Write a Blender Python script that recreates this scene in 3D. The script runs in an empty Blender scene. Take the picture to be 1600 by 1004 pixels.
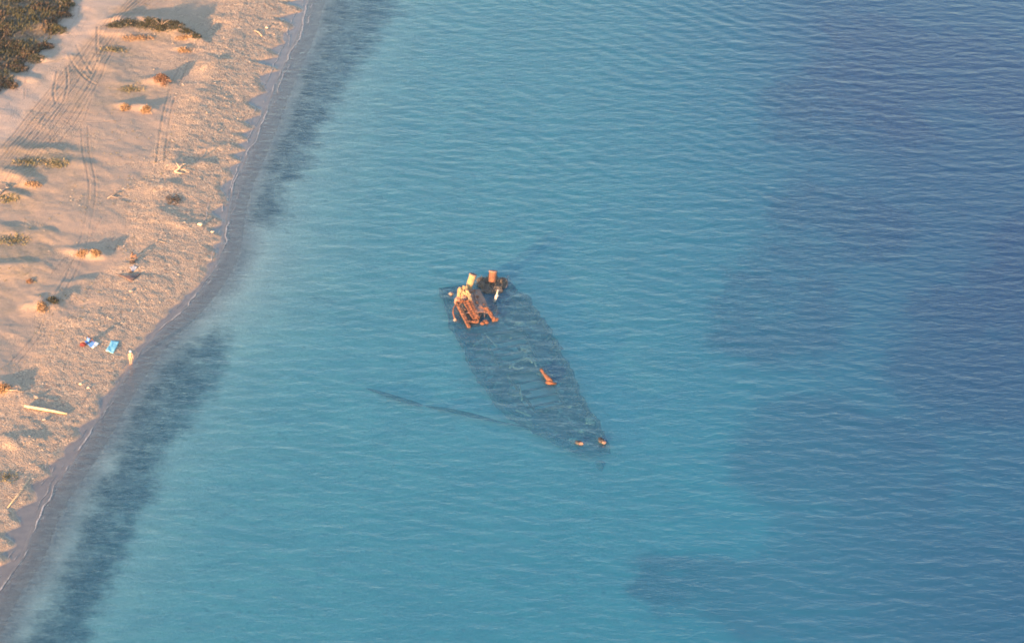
import bpy, math, random
import numpy as np
from mathutils import Vector, Matrix

random.seed(7)
RNG = np.random.RandomState(11)
SC = bpy.context.scene
COL = SC.collection
R = math.radians

# ------------------------------------------------------------------ camera
D, PITCH, FPX = 480.0, R(28.0), 6515.0
CAM = Vector((0, -D * math.cos(PITCH), D * math.sin(PITCH)))
cd = bpy.data.cameras.new('camera')
cd.sensor_width = 36.0
cd.lens = 36.0 * FPX / 1600.0
cd.clip_start, cd.clip_end = 1.0, 20000.0
cam = bpy.data.objects.new('camera', cd)
cam.location = CAM
cam.rotation_euler = (math.pi / 2 - PITCH, 0, 0)
COL.objects.link(cam)
SC.camera = cam

SP, CP = math.sin(PITCH), math.cos(PITCH)


def P(px, py, z=0.0):
    """world point at height z that stands at picture position (px, py) of the photograph"""
    a, b = (px - 800) / FPX, (502 - py) / FPX
    d = Vector((a, CP + b * SP, -SP + b * CP))
    t = (z - CAM.z) / d.z
    return CAM + d * t


def to_px(x, y):
    """picture position of ground points (arrays), used to lay out ground cover"""
    dy, dz = y - CAM.y, -CAM.z
    depth = dy * CP - dz * SP
    return 800 + FPX * x / depth, 502 - FPX * (dy * SP + dz * CP) / depth


# ------------------------------------------------------------------ noise
_LAT = RNG.rand(256, 256)


def vnoise(x, y, scale, seed=0):
    x = np.asarray(x) / scale + seed * 17.31
    y = np.asarray(y) / scale + seed * 9.77
    xi, yi = np.floor(x).astype(int), np.floor(y).astype(int)
    fx, fy = x - xi, y - yi
    fx, fy = fx * fx * (3 - 2 * fx), fy * fy * (3 - 2 * fy)
    a, b = _LAT[xi & 255, yi & 255], _LAT[(xi + 1) & 255, yi & 255]
    c, d = _LAT[xi & 255, (yi + 1) & 255], _LAT[(xi + 1) & 255, (yi + 1) & 255]
    return (a + (b - a) * fx) * (1 - fy) + (c + (d - c) * fx) * fy


def fbm(x, y, scale, seed=0, octv=4, gain=0.5):
    s, amp, tot = 0, 1.0, 0
    for k in range(octv):
        s = s + amp * (vnoise(x, y, scale / 2 ** k, seed + k) - 0.5)
        tot += amp
        amp *= gain
    return s / tot * 2


def sstep(a, b, x):
    t = np.clip((x - a) / (b - a), 0, 1)
    return t * t * (3 - 2 * t)


def seg_dist(X, Y, pts):
    d = np.full(X.shape, 1e18)
    for (x0, y0), (x1, y1) in zip(pts[:-1], pts[1:]):
        ux, uy = x1 - x0, y1 - y0
        L2 = ux * ux + uy * uy + 1e-12
        t = np.clip(((X - x0) * ux + (Y - y0) * uy) / L2, 0, 1)
        d = np.minimum(d, (X - x0 - t * ux) ** 2 + (Y - y0 - t * uy) ** 2)
    return np.sqrt(d)


def poly_sd(X, Y, pts):
    """signed distance to a polygon, positive inside"""
    ins = np.zeros(X.shape, bool)
    n = len(pts)
    for i in range(n):
        x0, y0 = pts[i]
        x1, y1 = pts[(i + 1) % n]
        c = (y0 > Y) != (y1 > Y)
        if y1 != y0:
            ins ^= c & (X < (x1 - x0) * (Y - y0) / (y1 - y0) + x0)
    d = seg_dist(X, Y, list(pts) + [pts[0]])
    return np.where(ins, d, -d)


def smooth_line(pts, n=6):
    out = []
    p = [pts[0]] + list(pts) + [pts[-1]]
    for i in range(1, len(p) - 2):
        a, b, c, d = [np.array(q, float) for q in p[i - 1:i + 3]]
        for k in range(n):
            t = k / n
            out.append(tuple(0.5 * (2 * b + (c - a) * t + (2 * a - 5 * b + 4 * c - d) * t * t + (3 * b - a - 3 * c + d) * t ** 3)))
    out.append(tuple(pts[-1]))
    return out


# ------------------------------------------------------------------ shoreline and heights
shore_px = [(486, -6), (470, 48), (447, 100), (412, 185), (388, 245), (368, 290), (356, 340), (348, 390), (328, 432),
            (292, 478), (240, 528), (208, 570), (190, 598), (164, 640), (122, 712), (78, 775), (58, 815), (34, 875), (2, 922), (-30, 985)]
shore = [(P(a, b).x, P(a, b).y) for a, b in smooth_line(shore_px, 5)]
t0 = np.array(shore[0]) - np.array(shore[6])
t1 = np.array(shore[-1]) - np.array(shore[-7])
t0, t1 = t0 / np.hypot(*t0), t1 / np.hypot(*t1)
shore = [tuple(np.array(shore[0]) + t0 * 4000)] + shore + [tuple(np.array(shore[-1]) + t1 * 4000)]
_sy = np.array([q[1] for q in shore])[::-1]
_sx = np.array([q[0] for q in shore])[::-1]


def shore_s(X, Y):
    """distance inland of the water line (negative out to sea)"""
    d = seg_dist(X, Y, shore)
    return np.where(X < np.interp(Y, _sy, _sx), d, -d)


def sea_depth(s):
    return np.interp(-s, [0, 3, 6, 12, 20, 40, 70, 100, 150, 600, 4000],
                     [0, .22, .50, .95, 1.45, 1.9, 2.7, 4.2, 6.5, 20, 60])


def cusp_edge(Y):
    ph = Y / 4.7 + 0.35 * np.sin(Y / 7.3) + 0.30 * np.sin(Y / 4.1 + 1)
    fr = ph - np.floor(ph)
    tooth = .5 - .5 * np.cos(2 * np.pi * fr ** 1.15)
    tooth = .55 * tooth + .45 * np.where(fr < 0.42, fr / 0.42, (1 - fr) / 0.58)
    amp = 0.45 + .95 * sstep(12, 45, Y) + 0.4 * sstep(-20, -45, Y)
    amp = amp * (0.25 + 1.35 * vnoise(Y, Y * 0, 5.0, 3))
    amp = amp * (1 - 0.75 * np.exp(-((Y + 5) / 12.0) ** 2))
    return 1.5 + 0.35 * np.sin(Y / 9.0) + .7 * fbm(Y, Y * 0 + 3, 5.0, 27, 3) - amp * (tooth - 0.5) * 1.7 - 1.1 * np.exp(-((Y + 12) / 10.0) ** 2) - 1.5 * np.exp(-((Y - 16) / 13.0) ** 2)


# hummocks: picture position, half length and half width in metres, height, turn of the long axis
HUMMOCKS = [
    (205, 46, 3.6, 1.7, .62, -12), (262, 52, 4.2, 1.6, .85, -16), (300, 70, 2.2, 1.3, .60, -30), (297, 84, 1.6, 1.0, .40, 0),
    (190, 60, 3.0, 1.6, .35, -10), (255, 134, 1.7, 1.6, .75, 0), (232, 140, 2.5, 2.0, .25, 0), (198, 175, 1.2, 1.1, .45, 0), (228, 178, 1.2, 1.2, .55, 0),
    (280, 268, 1.6, 1.4, .35, 0), (70, 486, 2.0, 1.2, .62, 30), (88, 470, 3.0, 1.2, .45, 40), (118, 450, 3.4, 1.2, .38, 40), (125, 399, 1.6, 1.1, .42, 0), (150, 404, 1.3, 1.2, .62, 0),
    (6, 612, 1.6, 1.4, .65, 0), (62, 634, 2.6, 1.0, .15, -10), (22, 285, 2.6, 1.4, .42, -25), (48, 297, 2.4, 1.2, .35, -30), (28, 312, 2.0, 1.1, .3, -20),
    (80, 55, 2.5, 1.5, .5, 0), (60, 100, 2.0, 1.3, .45, 0), (32, 132, 2.0, 1.3, .4, 0), (108, 96, 1.3, 1.0, .2, 0), (288, 357, 2.4, 1.2, .32, -10), (170, 110, 3, 1.5, .28, -20),
    (40, 372, 4.0, 1.6, .40, -20), (15, 430, 4, 2.0, .40, 0), (70, 245, 4.5, 1.6, .35, -10), (110, 265, 3, 1.4, .28, -20), (340, 235, 2.6, 1.0, .30, 35), (318, 262, 2.0, .9, .28, 35),
    (345, 40, 2.4, 1.2, .22, 60), (262, 300, 2.0, 1.2, .25, 0), (203, 420, 2.0, 1.2, .18, 0), (210, 432, 3.0, 1.0, -.15, 0), (270, 345, 3, 1.3, .2, -5),
    (15, 700, 3, 1.6, .35, 20), (50, 760, 2, 1.2, .25, 50), (190, 300, 3, 1.5, .15, 0), (330, 110, 2.2, 1.0, .25, 50), (305, 160, 2.4, 1.0, .25, 50),
]
_HW = [(P(a, b).x, P(a, b).y, l, w, h, R(t)) for a, b, l, w, h, t in HUMMOCKS]

TRACKS_PX = []
for k, off in enumerate((0, 9, 19, 27, 38, 46, 57)):
    TRACKS_PX.append(([(-12 + off * .6, 262 + off * .8), (52 + off, 180 + off * .55), (108 + off * .8, 112 + off * .45), (150 + off * .5, 64 + off * .35), (190 + off * .6, 24), (215 + off, -8)], .16))
TRACKS_PX += [
    ([(108, 94), (118, 112), (136, 132), (150, 140)], .20), ([(120, 78), (128, 98), (144, 122)], .20), ([(153, 52), (152, 80), (154, 104)], .18), ([(170, 52), (160, 76), (146, 100)], .16),
    ([(90, 120), (84, 150), (88, 172)], .18), ([(104, 112), (106, 140), (100, 168)], .18), ([(60, 190), (90, 182), (130, 186), (200, 184)], .14), ([(40, 204), (90, 196), (150, 200), (190, 196)], .14),
    ([(60, 226), (64, 200), (82, 170)], .14), ([(80, 230), (80, 206), (96, 180)], .14), ([(138, 205), (140, 250), (150, 300), (142, 360), (120, 430), (70, 520), (30, 570)], .14),
    ([(128, 205), (130, 250), (140, 300), (132, 360), (108, 430), (60, 520), (18, 570)], .14), ([(345, 42), (318, 78), (294, 110), (276, 150), (262, 215), (256, 280)], .15), ([(333, 44), (306, 80), (282, 112), (264, 152), (250, 215), (244, 280)], .15),
    ([(330, 60), (300, 96), (286, 128), (272, 180)], .12), ([(300, 0), (330, 16), (352, 34)], .12), ([(310, -4), (338, 12), (362, 26)], .12), ([(228, 0), (206, 18), (190, 34)], .16), ([(240, 0), (216, 20), (198, 36)], .16),
    ([(100, 640), (60, 560), (70, 470)], .08), ([(74, 470), (110, 420), (140, 380), (170, 330)], .10), ([(60, 465), (98, 416), (128, 376)], .10),
    ([(180, 395), (200, 350), (192, 320)], .08), ([(128, 8), (118, 40), (90, 78), (30, 150), (-8, 200)], .06), ([(144, 8), (134, 44), (106, 82), (46, 158), (-4, 214)], .06),
]
_rt = random.Random(4)
for k in range(13):      # many passes beside the road
    o_ = _rt.uniform(-4, 66)
    j_ = [_rt.uniform(-7, 7) for _ in range(6)]
    TRACKS_PX.append(([(-12 + o_ * .6 + j_[0], 262 + o_ * .8), (52 + o_ + j_[1], 180 + o_ * .55), (108 + o_ * .8 + j_[2], 112 + o_ * .45), (150 + o_ * .5 + j_[3], 64 + o_ * .35), (190 + o_ * .6 + j_[4], 24), (222 + o_ + j_[5], -8)], .12))
for k in range(10):      # turning marks across them
    x_, y_ = _rt.uniform(30, 150), _rt.uniform(70, 230)
    a_ = _rt.uniform(-.3, 1.9)
    l_ = _rt.uniform(22, 50)
    TRACKS_PX.append(([(x_ - l_ * math.cos(a_), y_ - l_ * math.sin(a_)), (x_ + _rt.uniform(-6, 6), y_ + _rt.uniform(-5, 5)), (x_ + l_ * math.cos(a_), y_ + l_ * math.sin(a_))], .12))
_TW = [([(P(a, b).x, P(a, b).y) for a, b in smooth_line(l, 4)], w) for l, w in TRACKS_PX]


def ruts(X, Y):
    z = np.zeros(X.shape)
    m = np.zeros(X.shape)
    for pts, w in _TW:
        xs, ys = [q[0] for q in pts], [q[1] for q in pts]
        sel = (X > min(xs) - 1.5) & (X < max(xs) + 1.5) & (Y > min(ys) - 1.5) & (Y < max(ys) + 1.5)
        if not sel.any():
            continue
        x, y = X[sel], Y[sel]
        d = seg_dist(x, y, pts)
        brk = 0.45 + 0.55 * sstep(.25, .6, vnoise(x, y, 4.0, int(w * 100)))
        g = np.exp(-(d / w) ** 2) * brk
        w = w * .72
        g = np.exp(-(d / w) ** 2) * brk
        z[sel] += -.32 * w * g + .3 * w * np.exp(-((d - 2.0 * w) / (.8 * w)) ** 2) * brk
        m[sel] = np.maximum(m[sel], g)
    return z, m


def land_height(X, Y, s, detail=True):
    e = np.maximum(cusp_edge(Y), .45)
    h = np.interp(s, [0, 3, 8.5, 12, 17, 40, 200, 4000], [0, .15, .62, .42, .62, .95, 2.0, 8])
    fade = sstep(2.0, 9.0, s)
    h = h + .15 * sstep(-.1, 1.1, s - e + .25 * fbm(X, Y, 1.6, 25, 2)) * (1 - sstep(6, 14, s) * .5)
    near = np.exp(-(np.maximum(np.abs(Y) - 110, 0) / 60) ** 2) * np.exp(-(np.maximum(-X - 75, 0) / 30) ** 2)
    h = h + fade * near * (.36 * fbm(X, Y, 11, 2, 4) + .10 * fbm(X + .4 * Y, Y, 3.2, 5, 3))
    if detail:
        for (x, y, l, w, hh, t) in _HW:
            sel = (np.abs(X - x) < 3.2 * l) & (np.abs(Y - y) < 3.2 * max(l, w) + 2)
            dx, dy = X[sel] - x, Y[sel] - y
            u, v = dx * math.cos(t) + dy * math.sin(t), -dx * math.sin(t) + dy * math.cos(t)
            u = u + .5 * fbm(X[sel], Y[sel], 2.2, 9, 2) * l
            v = v + .5 * fbm(X[sel], Y[sel], 2.0, 12, 2) * w
            v = np.where(v > 0, v / 1.0, v / .8)
            h[sel] += .95 * hh * np.exp(-((u / l) ** 2 + (v / w) ** 2) * .9) * sstep(1.5, 4, s[sel])
    return h


def ground_z(x, y):
    X, Y = np.array([float(x)]), np.array([float(y)])
    s = shore_s(X, Y)
    return float(land_height(X, Y, s)[0]) if s[0] > 0 else float(-sea_depth(s)[0])


def on_ground(px, py):
    p = P(px, py, .6)
    for _ in range(6):
        p = P(px, py, ground_z(p.x, p.y))
    return p


# ------------------------------------------------------------------ mesh helpers
class MB:
    def __init__(self):
        self.v, self.f, self.c = [], [], []

    def add(self, vs, fs):
        o = len(self.v)
        self.v += [tuple(v) for v in vs]
        self.f += [tuple(i + o for i in f) for f in fs]

    def tube(self, pts, rad, n=8, cap=True):
        pts = [Vector(p) for p in pts]
        rad = rad if isinstance(rad, (list, tuple)) else [rad] * len(pts)
        vs, fs = [], []
        for i, p in enumerate(pts):
            d = (pts[min(i + 1, len(pts) - 1)] - pts[max(i - 1, 0)]).normalized()
            u = d.cross(Vector((0, 0, 1)) if abs(d.z) < .95 else Vector((1, 0, 0))).normalized()
            w = u.cross(d)
            for k in range(n):
                a = 2 * math.pi * k / n
                vs.append(p + (u * math.cos(a) + w * math.sin(a)) * rad[i])
        for i in range(len(pts) - 1):
            for k in range(n):
                a, b = i * n + k, i * n + (k + 1) % n
                fs.append((a, a + n, b + n, b))
        if cap:
            fs.append(tuple(range(n)))
            fs.append(tuple(reversed(range((len(pts) - 1) * n, len(pts) * n))))
        self.add(vs, fs)

    def beam(self, a, b, w, h, up=(0, 0, 1)):
        a, b = Vector(a), Vector(b)
        d = (b - a).normalized()
        u = d.cross(Vector(up)).normalized()
        t = u.cross(d)
        vs = [q + u * sx * w / 2 + t * sy * h / 2 for q in (a, b) for sx, sy in ((-1, -1), (1, -1), (1, 1), (-1, 1))]
        self.add(vs, [(0, 1, 2, 3), (7, 6, 5, 4), (0, 4, 5, 1), (1, 5, 6, 2), (2, 6, 7, 3), (3, 7, 4, 0)])

    def slab(self, top, th, nrm=(0, 0, 1)):
        """plate with the given top outline and thickness"""
        n = len(top)
        top = [Vector(p) for p in top]
        bot = [p - Vector(nrm) * th for p in top]
        self.add(top + bot, [tuple(range(n)), tuple(reversed(range(n, 2 * n)))] + [(i, i + n, (i + 1) % n + n, (i + 1) % n) for i in range(n)])

    def blob(self, c, r, seed=0, n=10, rough=.25, flat_bottom=False):
        c = Vector(c)
        vs, fs = [], []
        rr = random.Random(seed)
        ph = [rr.uniform(0, 6.28) for _ in range(6)]
        m = 2 * n
        for i in range(n + 1):
            th = math.pi * i / n
            for k in range(m):
                a = 2 * math.pi * k / m
                d = Vector((math.sin(th) * math.cos(a), math.sin(th) * math.sin(a), math.cos(th)))
                q = 1 + rough * (math.sin(3 * d.x + ph[0]) * math.sin(4 * d.y + ph[1]) + .6 * math.sin(7 * d.x + 5 * d.z + ph[2]) * math.sin(6 * d.y + ph[3]) + .4 * math.sin(11 * d.z + 9 * d.y + ph[4]))
                vs.append(c + Vector((d.x * r[0], d.y * r[1], d.z * r[2])) * q)
        for i in range(n):
            for k in range(m):
                fs.append((i * m + k, (i + 1) * m + k, (i + 1) * m + (k + 1) % m, i * m + (k + 1) % m))
        self.add(vs, fs)

    def blade(self, base, tip, w, side):
        base, tip = Vector(base), Vector(tip)
        mid = base.lerp(tip, .55) + Vector((0, 0, .12 * (tip - base).length))
        s = Vector(side) * w / 2
        self.add([base - s, base + s, mid + s * .8, mid - s * .8, tip], [(0, 1, 2, 3), (3, 2, 4)])

    def build(self, name, mat, parent=None, smooth=False, loc=None):
        me = bpy.data.meshes.new(name)
        me.from_pydata(self.v, [], self.f)
        if smooth:
            me.polygons.foreach_set('use_smooth', [True] * len(me.polygons))
        me.materials.append(mat)
        me.validate()
        o = bpy.data.objects.new(name, me)
        COL.objects.link(o)
        if parent is not None:
            o.parent = parent
            # parts are modelled in world space under an Empty at the thing's base
            o.matrix_parent_inverse = world_of(parent).inverted()
        elif loc is not None:
            me.transform(Matrix.Translation(-Vector(loc)))
            o.location = loc
        return o


def world_of(o):
    m = Matrix.Translation(o.location)
    if o.parent is not None:
        m = world_of(o.parent) @ o.matrix_parent_inverse @ m
    return m


def tag(o, label=None, cat=None, group=None, kind=None):
    for k, v in (('label', label), ('category', cat), ('group', group), ('kind', kind)):
        if v:
            o[k] = v
    return o


def thing(name, loc, label, cat, group=None):
    o = bpy.data.objects.new(name, None)
    o.empty_display_size = .3
    o.location = loc
    COL.objects.link(o)
    return tag(o, label, cat, group)


# ------------------------------------------------------------------ materials
class NT:
    def __init__(self, name):
        self.m = bpy.data.materials.new(name)
        self.m.use_nodes = True
        self.t = self.m.node_tree
        self.t.nodes.clear()
        self.out = self.n('ShaderNodeOutputMaterial')

    def n(self, ty, **kw):
        nd = self.t.nodes.new(ty)
        for k, v in kw.items():
            setattr(nd, k, v)
        return nd

    def l(self, a, b):
        self.t.links.new(a, b)

    def setin(self, sock, v):
        if hasattr(v, 'is_linked') or isinstance(v, bpy.types.NodeSocket):
            self.l(v, sock)
        else:
            if isinstance(v, (tuple, list)) and len(v) == 3 and sock.type == 'RGBA':
                v = (*v, 1)
            sock.default_value = v

    def math(self, op, a, b=0.0, clamp=False):
        nd = self.n('ShaderNodeMath', operation=op, use_clamp=clamp)
        self.setin(nd.inputs[0], a)
        self.setin(nd.inputs[1], b)
        return nd.outputs[0]

    def mix(self, f, a, b, blend='MIX'):
        nd = self.n('ShaderNodeMix', data_type='RGBA', blend_type=blend)
        self.setin(nd.inputs[0], f)
        self.setin(nd.inputs[6], a)
        self.setin(nd.inputs[7], b)
        return nd.outputs[2]

    def pos(self, scale=(1, 1, 1), rot=(0, 0, 0)):
        g = self.n('ShaderNodeNewGeometry')
        mp = self.n('ShaderNodeMapping')
        mp.inputs['Scale'].default_value = scale
        mp.inputs['Rotation'].default_value = rot
        self.l(g.outputs['Position'], mp.inputs['Vector'])
        return mp.outputs[0]

    def noise(self, scale, detail=4, rough=.55, vec=None, dist=0.0):
        nd = self.n('ShaderNodeTexNoise')
        nd.inputs['Scale'].default_value = scale
        nd.inputs['Detail'].default_value = detail
        nd.inputs['Roughness'].default_value = rough
        nd.inputs['Distortion'].default_value = dist
        self.l(vec if vec is not None else self.pos(), nd.inputs['Vector'])
        return nd.outputs['Fac']

    def voro(self, scale, vec=None, out='Color'):
        nd = self.n('ShaderNodeTexVoronoi')
        nd.inputs['Scale'].default_value = scale
        self.l(vec if vec is not None else self.pos(), nd.inputs['Vector'])
        return nd.outputs[out]

    def ramp(self, f, a, b, lo=0.0, hi=1.0):
        nd = self.n('ShaderNodeMapRange', interpolation_type='SMOOTHSTEP')
        self.setin(nd.inputs['Value'], f)
        for k, v in zip(('From Min', 'From Max', 'To Min', 'To Max'), (a, b, lo, hi)):
            nd.inputs[k].default_value = v
        return nd.outputs[0]

    def attr(self, name):
        nd = self.n('ShaderNodeAttribute', attribute_name=name)
        sp = self.n('ShaderNodeSeparateColor')
        self.l(nd.outputs['Color'], sp.inputs[0])
        return nd.outputs['Color'], sp.outputs

    def bump(self, h, dist, strength=1.0):
        nd = self.n('ShaderNodeBump')
        nd.inputs['Distance'].default_value = dist
        nd.inputs['Strength'].default_value = strength
        self.l(h, nd.inputs['Height'])
        return nd.outputs[0]

    def pbr(self, color, rough=.8, normal=None, metal=0.0, spec=.3):
        b = self.n('ShaderNodeBsdfPrincipled')
        self.setin(b.inputs['Base Color'], color)
        self.setin(b.inputs['Roughness'], rough)
        b.inputs['Metallic'].default_value = metal
        b.inputs['Specular IOR Level'].default_value = spec
        if normal is not None:
            self.l(normal, b.inputs['Normal'])
        self.l(b.outputs[0], self.out.inputs['Surface'])
        return self.m


def mat_patchy(name, a, b, c, scale=2.0, rough=.85, lo=.42, hi=.6, bump=.02, spec=.3):
    t = NT(name)
    n1 = t.ramp(t.noise(scale, 6, .65), lo, hi)
    n2 = t.ramp(t.noise(scale * 3.7, 5, .6), .5, .68)
    col = t.mix(n2, t.mix(n1, a, b), c)
    return t.pbr(col, rough, t.bump(t.noise(scale * 6, 4), bump), spec=spec)


def mat_plain(name, a, b=None, scale=6.0, rough=.8):
    t = NT(name)
    col = t.mix(t.ramp(t.noise(scale, 4), .35, .65), a, b or tuple(x * .7 for x in a))
    return t.pbr(col, rough)


def sand_material():
    t = NT('beach_sand')
    _, A = t.attr('cover_a')     # wet, plants, road
    _, B = t.attr('cover_b')     # pebbles, scrub, rut
    big = t.ramp(t.noise(.16, 5, .6), .38, .62)
    mid = t.ramp(t.noise(.9, 5, .65), .36, .66)
    fine = t.ramp(t.noise(7.0, 4, .7), .3, .7)
    dry = t.mix(big, SAND_A, SAND_B)
    dry = t.mix(t.math('MULTIPLY', mid, .45), dry, SAND_C)
    dry = t.mix(t.math('MULTIPLY', fine, .30), dry, tuple(x * .62 for x in SAND_A))
    # pebbles: grain colours from cells
    v1 = t.voro(5.5)
    hs = t.n('ShaderNodeRGBToBW')
    t.l(v1, hs.inputs[0])
    peb = t.mix(t.ramp(hs.outputs[0], .2, .8), (.17, .135, .115), (.55, .42, .30))
    peb = t.mix(t.ramp(t.noise(.7, 4), .4, .62), peb, (.35, .27, .205))
    col = t.mix(t.math('MULTIPLY', B[0], .75), dry, peb)
    col = t.mix(A[2], col, t.mix(t.math('MULTIPLY', mid, .5), (.45, .35, .29), (.40, .31, .25)))
    col = t.mix(t.math('MULTIPLY', B[2], .40), col, (.22, .155, .115))
    vegc = t.mix(t.ramp(t.noise(1.6, 4), .4, .6), (.13, .12, .075), (.20, .17, .10))
    col = t.mix(t.math('MULTIPLY', A[1], t.ramp(t.noise(2.6, 5, .7), .3, .62)), col, vegc)
    scr = t.mix(t.ramp(t.noise(1.1, 5, .6), .4, .62), (.075, .062, .042), (.15, .115, .078))
    col = t.mix(t.math('MULTIPLY', B[1], t.ramp(t.noise(1.9, 5, .7), .25, .5)), col, scr)
    wetc = t.mix(t.ramp(t.noise(.8, 4), .35, .65), (.145, .125, .120), (.18, .152, .140))
    col = t.mix(A[0], col, wetc)
    h = t.math('ADD', t.math('MULTIPLY', t.noise(9.0, 5, .7), 1.0), t.math('MULTIPLY', t.voro(6.0, out='Distance'), t.math('MULTIPLY', B[0], -1.2)))
    nb = t.n('ShaderNodeBump')
    nb.inputs['Distance'].default_value = .085
    t.l(t.ramp(A[0], 0, 1, .75, .12), nb.inputs['Strength'])
    t.l(h, nb.inputs['Height'])
    gp = t.n('ShaderNodeSeparateXYZ')
    t.l(t.pos(), gp.inputs[0])
    shine = t.math('MULTIPLY', A[0], t.ramp(gp.outputs[2], -.04, .04))     # a wet film above the water only
    return t.pbr(col, t.ramp(shine, 0, 1, .95, .22), nb.outputs[0], spec=.5)


SAND_A, SAND_B, SAND_C = (.445, .320, .240), (.385, .292, .232), (.335, .262, .215)


def seabed_material():
    t = NT('seabed_sand')
    _, A = t.attr('cover_a')     # meadow, stony shallows, wrack band
    sand = t.mix(t.ramp(t.noise(.25, 5), .38, .62), (.52, .50, .43), (.44, .43, .38))
    sand = t.mix(t.ramp(t.noise(.9, 5), .55, .75), sand, (.36, .35, .31))
    gr = t.mix(t.ramp(t.noise(.5, 6, .65), .35, .65), (.022, .030, .045), (.060, .072, .085))
    stones = t.mix(t.ramp(t.noise(1.6, 5, .65), .38, .62), (.155, .150, .150), (.225, .210, .20))
    wr = t.mix(t.ramp(t.noise(.9, 5, .65), .35, .65), (.035, .045, .055), (.11, .115, .12))
    edge = t.math('ADD', A[0], t.math('MULTIPLY', t.math('SUBTRACT', t.noise(.22, 8, .72), .5), 1.7))
    col = t.mix(A[1], sand, stones)
    col = t.mix(t.ramp(edge, .05, .9), col, gr)
    edge2 = t.math('ADD', A[2], t.math('MULTIPLY', t.math('SUBTRACT', t.noise(.4, 8, .72), .5), 1.5))
    col = t.mix(t.ramp(edge2, .12, .88), col, wr)
    return t.pbr(col, .9, t.bump(t.noise(3.0, 4), .05), spec=.1)


def water_material():
    t = NT('sea_water')
    tint, _ = t.attr('tint')
    _, W = t.attr('body')        # clouding, blueness
    # fine ripples on top of the modelled waves
    r1 = t.noise(1.15, 4, .6, t.pos((.55, 1.0, 1.0), (0, 0, R(8))))
    r2 = t.noise(3.2, 4, .6, t.pos((.6, 1.0, 1.0), (0, 0, R(-14))))
    h = t.math('ADD', t.math('MULTIPLY', r1, 1.0), t.math('MULTIPLY', r2, .22))
    n_gl = t.bump(h, .13)
    # light scattered inside the water hardly follows the surface slope
    g0 = t.n('ShaderNodeNewGeometry')
    up = t.n('ShaderNodeMix', data_type='VECTOR')
    up.inputs[0].default_value = .62
    t.l(t.bump(h, BODY_BUMP), up.inputs[4])
    up.inputs[5].default_value = (0, 0, 1)
    nm = t.n('ShaderNodeVectorMath', operation='NORMALIZE')
    t.l(up.outputs[1], nm.inputs[0])
    n_body = nm.outputs[0]
    tr = t.n('ShaderNodeBsdfTransparent')
    t.l(tint, tr.inputs['Color'])
    df = t.n('ShaderNodeBsdfDiffuse')
    t.l(t.mix(W[1], BODY_GREEN, BODY_BLUE), df.inputs['Color'])
    t.l(n_body, df.inputs['Normal'])
    m1 = t.n('ShaderNodeMixShader')
    t.l(W[0], m1.inputs[0])
    t.l(tr.outputs[0], m1.inputs[1])
    t.l(df.outputs[0], m1.inputs[2])
    gl = t.n('ShaderNodeBsdfGlossy')
    gl.inputs['Roughness'].default_value = .22
    t.l(n_gl, gl.inputs['Normal'])
    # mirror share of a water surface (Schlick), the same from above and from below
    ge = t.n('ShaderNodeNewGeometry')
    dp = t.n('ShaderNodeVectorMath', operation='DOT_PRODUCT')
    t.l(ge.outputs['Incoming'], dp.inputs[0])
    t.l(n_gl, dp.inputs[1])
    fr = t.math('POWER', t.math('SUBTRACT', 1.0, t.math('ABSOLUTE', dp.outputs['Value']), True), 5.0)
    fr = t.math('ADD', t.math('MULTIPLY', fr, .98), .02, True)
    m2 = t.n('ShaderNodeMixShader')
    t.l(fr, m2.inputs[0])
    t.l(m1.outputs[0], m2.inputs[1])
    t.l(gl.outputs[0], m2.inputs[2])
    t.l(m2.outputs[0], t.out.inputs['Surface'])
    return t.m


BODY_GREEN, BODY_BLUE, BODY_BUMP = (.026, .205, .345), (.012, .072, .205), .02

# ------------------------------------------------------------------ light
ELEV = R(8.5)
AZ = (-.50, -.866)                      # where the sun stands
sun = bpy.data.lights.new('sun', 'SUN')
sun.energy = 5.0
sun.angle = R(.6)
sun.color = (1.0, .50, .21)
so = bpy.data.objects.new('sun', sun)
ld = Vector((-AZ[0] * math.cos(ELEV), -AZ[1] * math.cos(ELEV), -math.sin(ELEV)))
so.rotation_euler = ld.to_track_quat('-Z', 'Y').to_euler()
so.location = (-60, -100, 60)
COL.objects.link(so)
w = bpy.data.worlds.new('World')
SC.world = w
w.use_nodes = True
wt = w.node_tree
wt.nodes.clear()
sky = wt.nodes.new('ShaderNodeTexSky')
sky.sky_type = 'NISHITA'
sky.sun_disc = False
sky.sun_elevation = ELEV
sky.sun_rotation = math.atan2(AZ[0], AZ[1])
sky.air_density, sky.dust_density, sky.ozone_density = 1.0, 1.0, 1.0
bg = wt.nodes.new('ShaderNodeBackground')
bg.inputs['Strength'].default_value = .15
wo = wt.nodes.new('ShaderNodeOutputWorld')
wt.links.new(sky.outputs[0], bg.inputs[0])
wt.links.new(bg.outputs[0], wo.inputs[0])
SC.view_settings.view_transform = 'Standard'
SC.view_settings.look = 'None'
SC.view_settings.exposure = 1.9
SC.view_settings.gamma = 1.0
SC.cycles.pixel_filter_type = 'BLACKMAN_HARRIS'
SC.cycles.filter_width = 1.8


# ------------------------------------------------------------------ grids
def axis(lo, hi, step, far, g=1.35):
    mid = list(np.arange(lo, hi + step * .5, step))
    a, b, st = [], [], step
    x = lo
    while x > -far:
        st *= g
        x -= st
        a.append(x)
    st, x = step, mid[-1]
    while x < far:
        st *= g
        x += st
        b.append(x)
    return np.array(a[::-1] + mid + b)


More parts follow.
